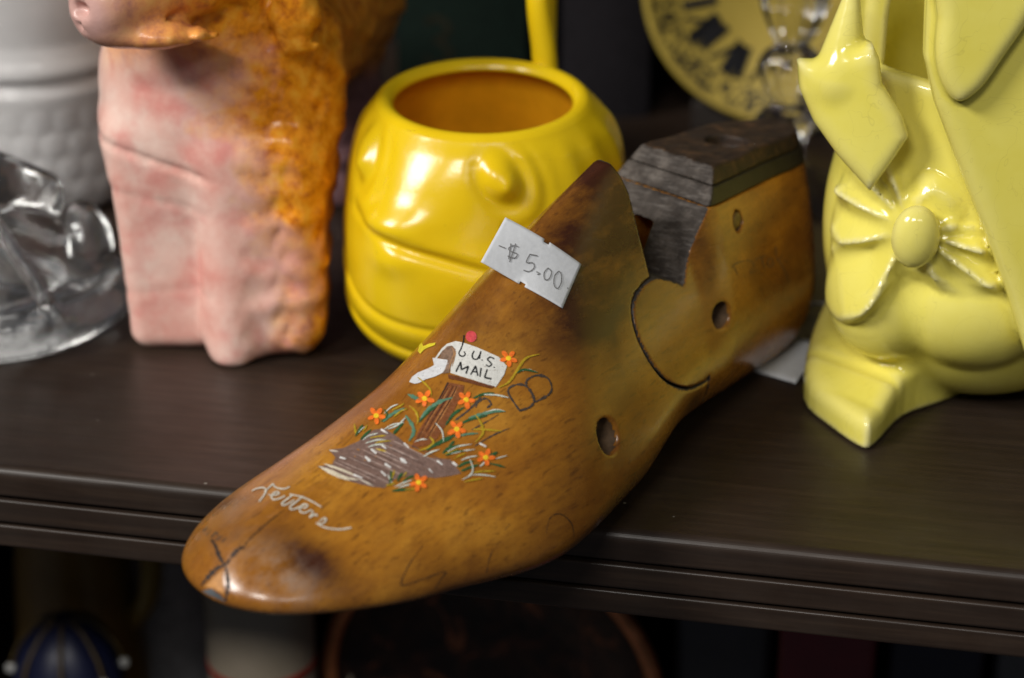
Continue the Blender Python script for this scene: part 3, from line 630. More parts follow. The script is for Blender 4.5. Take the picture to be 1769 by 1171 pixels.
# ------------------------------------------------------------------ price tag on the instep
def price_tag():
    c0, n0 = surf(950, 470)
    if n0.dot(Vector(CAM)-c0) < 0: n0 = -n0
    n = np.array(n0)*.62 + (-FW)*.38; n /= np.linalg.norm(n); p0 = np.array(c0)+n*.0011
    cn = [(873, 375), (1008, 452), (974, 530), (830, 453)]
    W = [on_plane(x, y, p0, n) for x, y in cn]
    tg = empty('price_tag', tuple(p0)); tag(tg, 'small white paper price sticker reading $5.00 on the instep of the wooden last', 'price tag')
    nu, nv = 31, 19; V = []; F = []
    def P(a, b, up=0.0):
        q = (1-a)*(1-b)*W[0]+a*(1-b)*W[1]+a*b*W[2]+(1-a)*b*W[3]
        bend = -.0016*np.clip(a-.55, 0, 1)**2/.2 + .0005*math.sin(a*5+b*2)
        return q + n*(bend+up) - p0
    keep = lambda a, b: not ((a-.535)**2*2.9+(b-.0)**2 < .075**2*1.2 or (a-.50)**2*2.9+(b-1.0)**2 < .080**2*1.2)
    idx = {}
    for j in range(nv):
        for i in range(nu):
            idx[i, j] = len(V); V.append(P(i/(nu-1), j/(nv-1)))
    for j in range(nv-1):
        for i in range(nu-1):
            if keep((i+.5)/(nu-1), (j+.5)/(nv-1)): F.append((idx[i, j], idx[i, j+1], idx[i+1, j+1], idx[i+1, j]))
    def clear(q, gap):
        w = Vector(q)+Vector(p0); dr = (w-Vector(CAM)); L0 = dr.length; dr.normalize()
        h = bvh.ray_cast(Vector(CAM), dr)
        if h[0] is not None and h[3] < L0+gap: w = Vector(CAM)+dr*(h[3]-gap)
        return np.array(w)-p0
    V = [clear(q, .0006) for q in V]
    o = mesh_obj('paper', V, F, M['paper'], tg)
    so = o.modifiers.new('thickness', 'SOLIDIFY'); so.thickness = .00022; so.offset = -1
    # handwriting
    T = lambda L_: [((x-65)/2.252, (y-390)/2.252) for x, y in L_]
    def ab(px, py):
        x, y = 800+px/2.252, 200+py/2.252
        A = np.array([[cn[1][0]-cn[0][0], cn[3][0]-cn[0][0]], [cn[1][1]-cn[0][1], cn[3][1]-cn[0][1]]], float)
        return np.linalg.solve(A, np.array([x-cn[0][0], y-cn[0][1]]))
    strokes = [[(135, 508), (160, 518)], [(210, 512), (190, 508), (172, 520), (185, 532), (205, 540), (195, 555), (168, 548)], [(200, 500), (190, 530), (175, 570)], [(182, 500), (172, 560)],
               [(285, 545), (255, 540)], [(255, 540), (240, 570), (265, 572), (270, 590), (250, 605), (228, 600)], [(278, 605), (290, 612), (280, 616)],
               [(325, 590), (308, 610), (310, 635), (328, 630), (338, 605), (325, 590)], [(370, 600), (350, 620), (345, 655), (358, 668), (375, 645), (378, 615), (370, 600)], [(398, 664), (402, 666)]]
    V, F = [], []
    for s_ in strokes:
        Q = spline(np.array([ab(*q) for q in s_]), 6) if len(s_) > 2 else np.array([ab(*q) for q in s_])
        Tn = np.gradient(Q, axis=0); Tn /= np.linalg.norm(Tn, axis=1)[:, None]+1e-9
        Nn = np.stack([-Tn[:, 1]*.55, Tn[:, 0]*1.0], 1)*.011; k = len(V)
        for q, m_ in zip(Q, Nn): V += [clear(P(*(q+m_), .00022), .00085), clear(P(*(q-m_), .00022), .00085)]
        F += [(k+2*i, k+2*i+1, k+2*i+3, k+2*i+2) for i in range(len(Q)-1)]
    mesh_obj('handwriting', V, F, M['pencil'], tg, False)
price_tag()

# ------------------------------------------------------------------ yellow face mug
def face_mug():
    base = on_z(839, 588); base = base+np.array([-.001, .003, 0])
    mug = empty('face_mug', tuple(base), YAW)      # local -y looks at the viewer
    tag(mug, 'bright yellow ceramic mug moulded with a wrinkled face, behind the wooden last', 'mug')
    zz = np.concatenate([[0, .12, .3], np.linspace(.5, 8.05, 130)])
    R0 = pch([0, .12, .4, 1, 2, 3.5, 5, 6.5, 7.5, 8.05], [3.0, 3.25, 3.65, 4.08, 4.38, 4.42, 4.28, 3.98, 3.60, 3.24], zz)
    nphi = 300; ph = np.linspace(-math.pi, math.pi, nphi, endpoint=False)
    # phi = 0 faces the viewer, negative is the viewer's left
    PH, ZZ = np.meshgrid(ph, zz); R = np.repeat(R0[:, None], nphi, 1)
    g = lambda p, z, wp, wz: np.exp(-(((PH-p)/wp)**2+((ZZ-z)/wz)**2))
    fade = .85*np.clip((8.05-ZZ)/.7, 0, 1)**.7*np.clip(ZZ/.6, 0, 1)
    d = np.zeros_like(R); d2r = math.radians
    mid = d2r(-27)
    # the face comes to a blunt corner at the nose, flat planes to either side
    mid = d2r(-36); zb_ = np.exp(-((ZZ-4.2)/2.6)**4)
    d += .42*np.exp(-((PH-mid)/d2r(24))**2)*zb_ - .20*np.exp(-((PH-mid-d2r(46))/d2r(24))**2)*zb_ - .14*np.exp(-((PH-mid+d2r(44))/d2r(22))**2)*zb_
    d += .34*g(mid, 5.35, d2r(15), .55)                                        # nose
    un = ZZ-(4.72-1.0*np.clip((PH-mid)/d2r(48), -.4, 1))                           # crease running down from the nose
    d += (-.20*np.exp(-(un/.17)**2)+.10*np.exp(-((un-.45)/.35)**2))*np.exp(-((PH-mid-d2r(16))/d2r(30))**2)
    d += .20*g(mid+d2r(2), 4.15, d2r(10), .45)+.20*g(mid+d2r(42), 3.4, d2r(24), 1.0)
    for e, sz in ((d2r(8), 1.0), (d2r(-64), .9)):
        rr = np.sqrt(((PH-e)/d2r(9.5))**2+((ZZ-6.95+.25*(PH-e)/d2r(9.5))/.80)**2)
        d += -.13*np.exp(-((rr-1.1)/.38)**2)+.26*np.exp(-(rr/.80)**2.6)*sz
        d += .07*g(e+d2r(2.5), 6.75, d2r(3.2), .28)-.06*np.exp(-((rr-2.1)/.3)**2)*(PH > e)
    for a, am in ((38, .09), (54, .10), (72, .09), (92, .09), (-84, .08), (-100, .09)):   # hair strands
        aa = d2r(a)+d2r(6)*np.sin((ZZ-3)*.6)
        d += am*np.exp(-((PH-aa)/d2r(6.0))**2)*np.clip((ZZ-3.4)/1.5, 0, 1)*np.clip((8.1-ZZ)/.7, 0, 1)
    for zc, dip, am in ((2.35, .9, .08), (1.30, .75, .10)):                           # folds under the chin
        cz = zc-.35+dip*1.2*np.clip(np.abs(PH-mid-.5)/d2r(75), 0, 1.3)**2
        k = (ZZ-cz); d += -am*np.exp(-(k/.13)**2)+am*.6*np.exp(-((k+.42)/.30)**2)
    d += .22*np.clip((PH-d2r(35))/d2r(60), 0, 1)*np.exp(-((ZZ-6.8)/1.6)**2)
    R = R+d*fade
    V = []; F = []
    rows = []
    def row(rads, z):
        rows.append(len(V)); rads = np.broadcast_to(rads, (nphi,)); z = np.broadcast_to(z, (nphi,))
        for k in range(nphi): V.append((rads[k]*math.sin(ph[k]), -rads[k]*math.cos(ph[k]), z[k]))
    row(np.full(nphi, .01), .25); row(np.full(nphi, 2.6), .22); row(np.full(nphi, 2.75), 0.0)
    for i in range(len(zz)): row(R[i], zz[i])
    for a in np.linspace(38, 175, 11):                                       # rolled rim
        ra = math.radians(a); row(2.98+.31*math.cos(ra), 7.87+.31*math.sin(ra))
    for z_, r_ in ((7.9, 2.74), (7.2, 3.0), (6, 3.45), (4, 3.85), (2, 3.8), (1, 3.4), (.75, 2.5), (.7, .01)): row(np.full(nphi, r_), z_)
    for a, b in zip(rows[:-1], rows[1:]):
        for k in range(nphi): l = (k+1) % nphi; F.append((a+k, a+l, b+l, b+k))
    V = np.array(V)
    V[:, 2] -= .26*np.clip((V[:, 2]-4.5)/3.5, 0, 1)*(1+np.clip(-V[:, 1]/3.3, -1, 1))    # mouth dips towards the face
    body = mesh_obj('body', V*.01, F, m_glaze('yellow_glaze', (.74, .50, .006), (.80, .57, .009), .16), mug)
    crease_tone = np.zeros(len(V)); dd = (d*fade).ravel(); o0 = rows[3]
    crease_tone[o0:o0+len(dd)] = np.clip(-dd*1.6, 0, .5); attr(body, 'crease_tone', crease_tone)  # follows the depth of the pressed-in creases
    # the inside wears a browner glaze
    body.data.materials.append(m_flat('amber_inside_glaze', (.76, .36, .010), .25, .15, 60, .05))
    mi = np.zeros(len(F), np.int32); mi[(len(rows)-8)*nphi:] = 1; body.data.polygons.foreach_set('material_index', mi)
    # tall loop handle at the far side
    P = spline([(1.95, 2.78, 7.2), (1.84, 2.95, 8.5), (1.66, 3.3, 10.2), (1.90, 4.3, 11.6), (1.93, 5.6, 11.0), (1.93, 6.0, 8.5), (1.88, 5.2, 5.5), (1.85, 4.2, 3.9), (1.8, 3.6, 3.6)], 9)
    V, F = tube(P, np.interp(np.linspace(0, 1, len(P)), [0, .1, .25, 1], [.40, .40, .37, .37]), 16); h = mesh_obj('handle', V*.01, F, body.data.materials[0], mug)
face_mug()

# ------------------------------------------------------------------ pink and orange ceramic animal
def animal():
    base = on_z(392, 600); an = empty('ceramic_animal', tuple(base), YAW)
    tag(an, 'pink and orange glazed ceramic animal with its front legs together, beside the yellow mug', 'figurine')
    def fur(x, y, z): return 0.06*np.sin(3.1*x+1.7*np.sin(2.3*z+y))*np.sin(2.7*z+1.9*x)+.03*np.sin(6.3*z+2*np.sin(5*x))*np.sin(5.1*x+z)
    def f(x, y, z):
        tp = .05*(z-3)
        l = rbox(x, y, z, (-1.55-tp, 1.1, 3.6), (1.55, 1.35, 3.65), .55)
        r = rbox(x, y, z, (1.30+tp, .55, 3.6), (1.90, 1.75, 3.65), .95)
        toe = smax(capsule(x, y, z, (.35, -.85, .3), (.55, -.15, 5.5), .72, .75), -z, .1)
        b = smin(smin(l, r, .22), toe, .55)
        chest = ell(x, y, z, (.05, 1.5, 7.9), (3.65, 2.6, 4.4)); b = smin(b, chest, 1.0)
        body = capsule(x, y, z, (.4, 3.0, 8.6), (2.2, 12.0, 8.4), 3.2, 3.0); b = smin(b, body, 1.0)
        hl = capsule(x, y, z, (2.9, 12.6, 7.0), (2.75, 13.2, .6), 1.5, 1.0); hl2 = capsule(x, y, z, (1.0, 13.0, 7.0), (.75, 13.6, .6), 1.5, 1.0)
        b = smin(b, smin(hl, hl2, .3), .8)
        neck = capsule(x, y, z, (0, 1.4, 10), (.2, .6, 13.6), 2.6, 2.4); b = smin(b, neck, .8)
        # muzzle hanging over the chest, turned to the viewer's left
        mz = capsule(x, y, z, (1.0, .2, 13.2), (-2.3, -2.6, 11.65), 2.2, 1.15); lip = ell(x, y, z, (-1.2, -2.6, 10.85), (1.5, .95, .45))
        h = smin(mz, lip, .3); h = smax(h, -(capsule(x, y, z, (-3.2, -3.3, 11.2), (.9, -2.4, 11.4), .10, .10)), .15)
        h = smax(h, -ell(x, y, z, (-3.0, -3.4, 11.7), (.35, .3, .22)), .15)
        h = smin(h, ell(x, y, z, (2.65, -.6, 10.9), (.75, .6, 1.3)), .2)
        b = smin(b, h, .15)
        # creases over the chest and on the left leg
        for zc, k, sl in ((6.35, .10, -.28), (5.0, .03, -.16), (2.0, .03, .10)):
            b = b+k*np.exp(-((z-zc-sl*(x+1.8))/.12)**2)*np.clip((.2-x)/.6, 0, 1)*np.clip((1.2-y)/.6, 0, 1)
        b = b + fur(x, y, z)*(.15+1.3*np.clip((x-.3)/1.5+np.clip((z-9.5)/1.5, 0, 1), 0, 1))
        return np.maximum(b, -z)
    V, F = nets(f, (-4.6, -4.8, -.15), (5.8, 15.6, 15), .14)
    t = NT('pink_orange_glaze'); v = t.coord(); sx = t.n('ShaderNodeSeparateXYZ'); t.l(v, sx.inputs[0])
    n1 = t.noise(v, 45, 5, .6, .2); n2_ = t.noise(t.coord((1.3, 1, 1.2)), 60, 4, .55, .15); n3 = t.noise(v, 210, 6, .7)
    pink = t.ramp(n1, [(.30, (.70, .30, .25)), (.46, (.78, .46, .39)), (.66, (.84, .62, .54))])
    pink = t.mix(t.math('MULTIPLY', t.ramp(n2_, [(.50, (0, 0, 0)), (.70, (1, 1, 1))]), .60), pink, (.68, .20, .18))
    ora = t.ramp(n3, [(.32, (.46, .11, .010)), (.5, (.84, .31, .012)), (.7, (.90, .46, .05))])
    # glaze runs: orange over the flank, head and upper right
    k = t.math('ADD', t.math('MULTIPLY', sx.outputs[0], 95.0), t.math('MULTIPLY', sx.outputs[2], 27.0))
    k = t.math('ADD', k, t.math('MULTIPLY', sx.outputs[1], 34.0)); k = t.math('ADD', k, t.math('MULTIPLY', t.math('SUBTRACT', n1, .5), 7.0))
    col = t.mix(t.ramp(t.math('MULTIPLY', k, .22), [(.34, (0, 0, 0)), (.78, (1, 1, 1))]), pink, ora)
    mz = t.at('muzzle'); col = t.mix(mz, col, (.30, .16, .155)); hd = t.at('head'); col = t.mix(t.math('MULTIPLY', hd, .8), col, ora)
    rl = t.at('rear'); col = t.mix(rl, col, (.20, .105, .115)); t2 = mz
    col = t.mix(mz, col, (.60, .36, .32))
    t.set(Base_Color=col, Roughness=t.math('ADD', t.math('MULTIPLY', n1, .2), .14), Normal=t.bump(n3, .22, .0012), Subsurface_Weight=.0)
    o = mesh_obj('body', V*.01, F, t.m, an)
    x, y, z = V.T
    head = 1/(1+np.exp(-(z-10.1-.25*x)*4)); attr(o, 'head', head*np.clip((1.2-y)/.8, 0, 1)); attr(o, 'muzzle', np.clip(gb(V, (-3.0, -3.4, 11.6), (1.3, 1.6, 1.2))*1.3, 0, 1))
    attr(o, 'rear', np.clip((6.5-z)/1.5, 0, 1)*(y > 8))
animal()

# ------------------------------------------------------------------ pale yellow planter on the right
def planter():
    base = on_z(1650, 690); pl = empty('ceramic_planter', tuple(base), YAW)
    tag(pl, 'pale yellow glazed ceramic planter with a ribbed bow and one square foot, right edge', 'planter')
    ca_, sa_ = math.cos(YAW), math.sin(YAW)
    def out(L_, y):
        """outline traced at local depth y -> local (x, z) in cm"""
        r = []
        nn = np.array([-sa_, ca_, 0]); p0 = base+nn*y*.01
        for px, py in L_:
            q = on_plane(px, py, p0, nn)-base; r.append(((q[0]*ca_+q[1]*sa_)*100, q[2]*100))
        return np.array(r)
    def P2(x, z, P):
        return poly_sdf(x, z, P) if np.ndim(x) == 1 else poly_sdf(x[:, 0, :], z[0, :, :], P)[:, None, :]
    BY = -2.6; BX, BZ = out([(1580, 405)], BY)[0]
    fan_o = spline(out([(1445, 492), (1428, 480), (1450, 455), (1422, 420), (1425, 375), (1470, 345), (1520, 318), (1556, 312), (1580, 335), (1615, 315), (1660, 345), (1650, 385), (1690, 395), (1705, 440), (1722, 480), (1640, 490), (1590, 478), (1545, 500), (1500, 545), (1455, 572), (1448, 540)], -2.3), 4, True)
    col_o = out([(1388, 128), (1430, 124), (1478, 98), (1512, 84), (1524, 110), (1528, 150), (1560, 200), (1572, 236), (1545, 275), (1503, 332), (1450, 276), (1412, 226), (1390, 175)], -2.2)
    flap_o = out([(1612, -60), (1606, 60), (1604, 110), (1622, 190), (1655, 280), (1700, 395), (1745, 520), (1775, 620), (1850, 640), (2000, 600), (2000, -60)], -3.5)
    lobe_o = spline(out([(1635, -60), (1626, 40), (1622, 110), (1636, 160), (1662, 184), (1700, 160), (1740, 105), (1790, 30), (1830, -60)], -4.0), 4, True)
    foot_o = spline([(((q:=on_z(px, py)-base)[0]*ca_+q[1]*sa_)*100, (-q[0]*sa_+q[1]*ca_)*100) for px, py in ((1388, 697), (1436, 742), (1488, 776), (1512, 770), (1560, 722), (1640, 690), (1700, 640), (1640, 560), (1500, 560), (1440, 590), (1400, 640))], 4, True)
    belly_c = out([(1700, 545)], -2.4)[0]; rim_f = out([(1570, 158)], -1.9)[0]
    ear_b = out([(1450, 120)], -1.2)[0]; ear_t = out([(1474, -25)], -.9)[0]
    def f(x, y, z):
        body = ell(x, y, z, (.75, 1.2, 4.9), (4.75, 3.9, 5.0))
        neck = capsule(x, y, z, (.0, 1.4, 6.5), (.0, 1.6, 16), 3.45, 3.3); b = smin(body, neck, 1.0)
        belly = ell(x, y, z, (belly_c[0]+.1, -.75, belly_c[1]), (2.55, 2.25, 2.15)); b = smin(b, belly, .12)
        skirt = ell(x, y, z, (-2.3, -.2, 3.5), (1.7, 2.0, 1.9)); b = smin(b, skirt, .35)
        b = smax(b, .25-z+0*x, .2)
        hol = capsule(x, y, z, (.0, 1.5, 5.5), (.0, 1.7, 11.4), 2.85, 2.8); b = smax(b, -hol, .25)  # unseen tall walls and drawn-in top added to keep light out of the hollow
        win = np.maximum(np.maximum(np.abs(x-rim_f[0]+.75)-1.95, rim_f[1]+.06*np.sin(x*2.0)-z), y-.6)
        b = smax(b, -win, .25); b = smax(b, z-13.4, .2)
        # square foot stepping out to the viewer's left
        fp = poly_sdf(x, y, foot_o) if np.ndim(x) == 1 else poly_sdf(x[:, :, 0], y[:, :, 0], foot_o)[:, :, None]
        fd = (x+4.3)*.70+(y+1.0)*.71
        foot = smax(smax(fp, z-(.95+.30*np.clip(fd, 0, 4)-.07*np.exp(-((fd-1.2)/.15)**2)), .45), .02-z, .12)
        b = smin(b, foot, .40)
        foot2 = rbox(x, y, z, (4.0, -.6, .7), (1.0, 1.6, .7), .3); b = smin(b, foot2, .4)
        # bow: a pleated fan moulded over the chest
        dx, dz = x-BX, z-BZ; rr = np.sqrt(dx*dx+dz*dz+1e-6); th = np.arctan2(dz, dx)
        m = np.clip(.5-P2(x, z, fan_o)/.42, 0, 1)*np.clip((.4-y)/.8, 0, 1)
        thw = th+.22*np.sin(2*th+1.0)+.12*np.sin(3*th+.4)
        saw = np.abs(((thw*10/(2*math.pi)+.15) % 1)-.5)*2
        b = b-m*(.30+.38*(saw**1.6-.42)*np.clip((rr-.55)/.8, 0, 1))
        # plump lower front below the bow
        bu = ell(x, y, z, (BX, BY-.18, BZ), (.66, .50, .90)); b = smin(b, bu, .07)
        pz = P2(x, z, col_o); cy = -2.15+.10*(x+2.3)**2+.10*(z-8); fl = smax(pz*.9, np.abs(y-cy-.15)-.50, .40)
        fl = fl+.05*np.exp(-((x-(-2.1)+.25*(z-8.5))/.10)**2); b = smin(b, fl, .18)
        sp = capsule(x, y, z, (ear_b[0], -1.2, ear_b[1]-.3), (ear_t[0], -.9, ear_t[1]), .78, .16); b = smin(b, sp, .2)
        gz = P2(x, z, flap_o); gy = -3.1-.06*(x-1)+.04*(z-7); gf = smax(gz*.9, np.abs(y-gy)-.55, .45)
        lobe = smax(P2(x, z, lobe_o), np.abs(y-gy+.65)-.45, .45)
        gf = smin(gf, lobe, .10); b = smin(b, gf, .12)
        return b
    g = f
    V, F = nets(g, (-5.4, -4.9, -.1), (5.6, 5.8, 14.2), .11)
    t = NT('pale_yellow_glaze'); a = t.noise(t.coord(), 45, 5, .6)
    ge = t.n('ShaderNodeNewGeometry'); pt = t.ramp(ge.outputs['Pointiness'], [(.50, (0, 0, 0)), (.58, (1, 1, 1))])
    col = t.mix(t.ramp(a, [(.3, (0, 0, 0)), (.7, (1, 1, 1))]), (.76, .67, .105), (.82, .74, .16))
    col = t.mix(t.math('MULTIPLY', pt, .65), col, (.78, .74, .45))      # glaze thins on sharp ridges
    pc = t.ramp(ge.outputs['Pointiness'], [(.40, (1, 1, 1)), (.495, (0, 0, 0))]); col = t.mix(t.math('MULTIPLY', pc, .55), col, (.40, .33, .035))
    ln = t.noise(t.coord((1, 1, 1)), 55, 2, .4, 2.5); cz = t.ramp(t.math('ABSOLUTE', t.math('SUBTRACT', ln, .5)), [(.0, (1, 1, 1)), (.006, (0, 0, 0))])
    col = t.mix(t.math('MULTIPLY', cz, .16), col, (.20, .16, .06))
    t.set(Base_Color=col, Roughness=t.math('ADD', t.math('MULTIPLY', a, .10), .07), Normal=t.bump(a, .06, .001))
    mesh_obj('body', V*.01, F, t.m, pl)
planter()

# ------------------------------------------------------------------ clear glass dish at the left
def glass_dish():
    base = on_z(-25, 545); gd = empty('glass_dish', tuple(base), YAW)
    tag(gd, 'clear pressed glass figural dish on the left edge of the shelf', 'glass dish')
    def f(x, y, z):
        r = np.sqrt(x*x+(y*1.1)**2+1e-6)
        pl = smax(np.abs(z-.62)-.55, r-4.45, .5)
        ring = np.sqrt((r-4.15)**2+((z-.78)*.8)**2)-.60
        b = smin(pl, ring, .25)
        dome = ell(x, y, z, (-.3, .3, 1.0), (3.35, 3.1, 4.2))
        th = np.arctan2(y-.3, x+.3); dome = dome+.12*np.abs(np.sin(3*th+.5))-.09*np.sin(2.6*z+2*th)*np.sin(5*th+z)
        b = smin(b, dome, .3)
        lobe = ell(x, y, z, (3.05, .9, 1.9), (1.05, 1.3, 1.7)); b = smin(b, lobe, .35)
        rid = capsule(x, y, z, (1.0, -2.0, 4.2), (2.9, -2.9, 1.3), .22, .28); b = smin(b, rid, .2)
        h = capsule(x, y, z, (.8, -.2, 4.6), (2.0, .5, 4.0), 1.0, .75); b = smin(b, h, .3)
        return np.maximum(b, -z+.02)
    V, F = nets(f, (-5, -4.9, -.05), (5, 4.9, 6.2), .13)
    mesh_obj('glass_body', V*.01, F, m_glass('clear_pressed_glass', (.96, .97, .97), .025, .45, 110, .985), gd)
glass_dish()

# ------------------------------------------------------------------ frosted white jar behind it
def jar():
    base = on_z(70, 325); jr = empty('frosted_jar', tuple(base), YAW)
    tag(jr, 'frosted white glass jar with rows of raised dots, behind the clear glass dish', 'jar')
    z = np.concatenate([np.linspace(0, .4, 6), np.linspace(.5, 11, 190)])
    R0 = pch([0, .3, 1.2, 3.6, 4.6, 5.0, 5.4, 6.0, 6.4, 7.5, 11], [3.2, 3.5, 3.7, 3.75, 3.85, 3.65, 3.85, 3.65, 3.55, 3.6, 3.3], z)
    n = 220; ph = np.linspace(0, 2*math.pi, n, endpoint=False); PH, ZZ = np.meshgrid(ph, z)
    row_ = np.floor((ZZ-.5)/.92); fz = (ZZ-.5)/.92-row_-.5; fp = ((PH*24/(2*math.pi)+.5*(row_ % 2)) % 1)-.5
    hob = .045*np.clip(1-(fz*2.1)**2-(fp*2.1)**2, 0, 1)**.6*((ZZ > .5) & (ZZ < 4.2))
    R = R0[:, None]+hob; V = np.stack([R*np.cos(PH), R*np.sin(PH), ZZ], -1).reshape(-1, 3)
    F = [(i*n+k, i*n+(k+1) % n, (i+1)*n+(k+1) % n, (i+1)*n+k) for i in range(len(z)-1) for k in range(n)]
    F.append(tuple(range(n-1, -1, -1))); F.append(tuple(range((len(z)-1)*n, len(z)*n)))
    t = NT('frosted_milk_glass'); a = t.noise(t.coord(), 30, 4)
    t.set(Base_Color=t.ramp(a, [(.3, (.50, .50, .50)), (.7, (.58, .58, .59))]), Roughness=.22, Subsurface_Weight=.25, Subsurface_Radius=(.01, .01, .01), Subsurface_Scale=.5)
    mesh_obj('glass_wall', V*.01, F, t.m, jr)
jar()

# ------------------------------------------------------------------ clock, crystal candlestick and books at the back
def clock():
    y0 = .330; p = on_plane(1360, -25, (0, y0, 0), (0, 1, 0)); r = .0560
    ck = empty('clock', (p[0], y0, 0.0), 0.10); tag(ck, 'old clock with a brass dial and black roman numerals, at the back of the shelf', 'clock')
    cz = max(p[2], r+.004)
    dark = m_flat('dark_clock_case', (.018, .014, .012), .45, .3, 80)
    V, F = lathe([(.0001, .030), (r*.985, .030), (r*.985, .004), (.0001, .004)], 72); V = np.array(V); V = np.stack([V[:, 0], V[:, 2]+.002, V[:, 1]+cz], 1)
    mesh_obj('case', V, [f[::-1] for f in F], dark, ck)
    bevelled_box('foot', (-.035, .004, 0), (.035, .034, .012), dark, ck)
    t = NT('speckled_brass'); v = t.coord(); sx = t.n('ShaderNodeSeparateXYZ'); t.l(v, sx.inputs[0])
    rr = t.math('SQRT', t.math('ADD', t.math('POWER', sx.outputs[0], 2.0), t.math('POWER', t.math('SUBTRACT', sx.outputs[2], cz), 2.0)))
    ring = t.ramp(t.math('DIVIDE', rr, r), [(.74, (0, 0, 0)), (.80, (1, 1, 1)), (.93, (1, 1, 1)), (.96, (0, 0, 0))])
    no = t.noise(v, 520, 3, .6); sp = t.math('MULTIPLY', t.math('GREATER_THAN', no, .50), ring)
    col = t.mix(t.noise(v, 70, 4), (.40, .29, .045), (.47, .35, .07)); col = t.mix(sp, col, (.020, .016, .010))
    t.set(Base_Color=col, Roughness=.45, Metallic=.15)
    V, F = lathe([(r, .0), (r*.985, -.0022), (r*.955, -.0024), (r*.945, -.001), (.0001, -.0008)], 96); V = np.array(V)
    mesh_obj('dial', np.stack([V[:, 0], V[:, 2], V[:, 1]+cz], 1), [f[::-1] for f in F], t.m, ck)
    blk_ = m_flat('black_numeral', (.012, .012, .014), .4, .2, 300)
    nums = ['XII', 'I', 'II', 'III', 'IV', 'V', 'VI', 'VII', 'VIII', 'IX', 'X', 'XI']
    for h_, s_ in enumerate(nums):
        a = math.radians(30*h_+17); u_ = np.array([math.sin(a), math.cos(a)]); w_ = np.array([math.cos(a), -math.sin(a)])
        st_ = []; wd = {'I': .0060, 'V': .0125, 'X': .0125}; tot = sum(wd[c] for c in s_); x = -tot/2
        for c in s_:
            m = x+wd[c]/2
            if c == 'I': st_.append((m, m, .0034))
            if c == 'V': st_ += [(m-.0042, m, .0056), (m+.0042, m, .0016)]
            if c == 'X': st_ += [(m-.0045, m+.0045, .0056), (m+.0045, m-.0045, .0016)]
            x += wd[c]
        V, F = [], []
        for xa, xb, w in st_:
            for yy in (-.0016, -.0011):
                for (xx, rad) in ((xa-w/2, r*.73), (xa+w/2, r*.73), (xb+w/2, r*.49), (xb-w/2, r*.49)):
                    q = u_*rad+w_*xx; V.append((q[0], yy, q[1]+cz))
            k = len(V)-8; F += [(k, k+1, k+2, k+3), (k+4, k+7, k+6, k+5)]+[(k+i, k+4+i, k+4+(i+1) % 4, k+(i+1) % 4) for i in range(4)]
        mesh_obj('numeral', V, F, blk_, ck, False)
clock()
def candlestick():
    p = on_plane(1362, 200, (0, .262, 0), (0, 1, 0)); c = empty('glass_candlestick', (p[0], .262, 0.0)); tag(c, 'clear cut glass candlestick standing in front of the clock', 'candlestick')
    pr = spline([(.01, .0), (2.4, .0), (2.5, .25), (1.6, .7), (.75, 1.3), (.62, 2.2), (1.05, 2.7), (1.1, 3.1), (.6, 3.6), (.95, 4.3), (1.15, 4.9), (.9, 5.5), (.55, 5.8), (.75, 6.2), (1.15, 7.4), (1.25, 9.5), (1.2, 9.6), (.01, 9.6)], 5)
    V, F = lathe(pr, 48); V = np.array(V); a = np.arctan2(V[:, 1], V[:, 0]); s = 1+.07*np.cos(8*a); V[:, 0] *= s; V[:, 1] *= s
    mesh_obj('glass_stem', V*.01, F, m_glass('cut_crystal', (.95, .95, .95), .02, .1, 60), c)
candlestick()
def book(name, px0, px1, y, h, colr, label, depth=.06, digit=False):
    a = on_plane(px0, 150, (0, y, 0), (0, 1, 0)); b = on_plane(px1, 150, (0, y, 0), (0, 1, 0)); xm = (a[0]+b[0])/2; w = (b[0]-a[0])/2
    bk = empty(name, (xm, y, 0)); tag(bk, label, 'book')
    cl = m_flat(name+'_cloth', colr, .85, .35, 500, .3, Specular_IOR_Level=.12)
    prof = [(-w+.004, 0)]+[(-w+.004-.004*math.sin(t_), .004-.004*math.cos(t_)) for t_ in ()]
    V = []; F = []; n = 13
    for z in (0, h):
        for i in range(n):
            t_ = i/(n-1)*2-1; V.append((w*t_, .005*t_*t_, z))
        V += [(w, depth, z), (-w, depth, z)]
    m = n+2; F = [(i, (i+1) % m, m+(i+1) % m, m+i) for i in range(m)]+[tuple(range(m-1, -1, -1)), tuple(range(m, 2*m))]
    mesh_obj('cover', V, F, cl, bk, False)
    if digit:
        q = on_plane(755, 72, (0, y, 0), (0, 1, 0)); gx, gz = q[0]-xm, q[2]
        P3 = spline([(-.0050, .0072), (.000, .0098), (.0050, .0062), (.0010, .0008), (-.0012, .0004), (.0015, .0000), (.0056, -.0048), (.0, -.0100), (-.0056, -.0070)], 6)
        T_ = np.gradient(P3, axis=0); T_ /= np.linalg.norm(T_, axis=1)[:, None]; N_ = np.stack([-T_[:, 1], T_[:, 0]], 1)*.0013
        V, F = [], []
        for p_, n_ in zip(P3, N_):
            for s_ in (1, -1): V.append((gx+p_[0]+s_*n_[0], .005*((gx+p_[0])/w)**2-.0003, gz+p_[1]+s_*n_[1]))
        F = [(2*i, 2*i+2, 2*i+3, 2*i+1) for i in range(len(P3)-1)]
        mesh_obj('spine_number', V, F, m_flat('faded_gilt', (.012, .011, .006), .7, .3, 400, .1, Specular_IOR_Level=.1), bk, False)
book('green_book', 682, 905, .335, .19, (.0035, .0085, .0060), 'dark green book with a faded gilt 3 on its spine, behind the yellow mug', digit=True)
book('grey_book', 965, 1118, .340, .17, (.009, .0078, .0095), 'dark plum-grey book between the yellow mug and the clock')

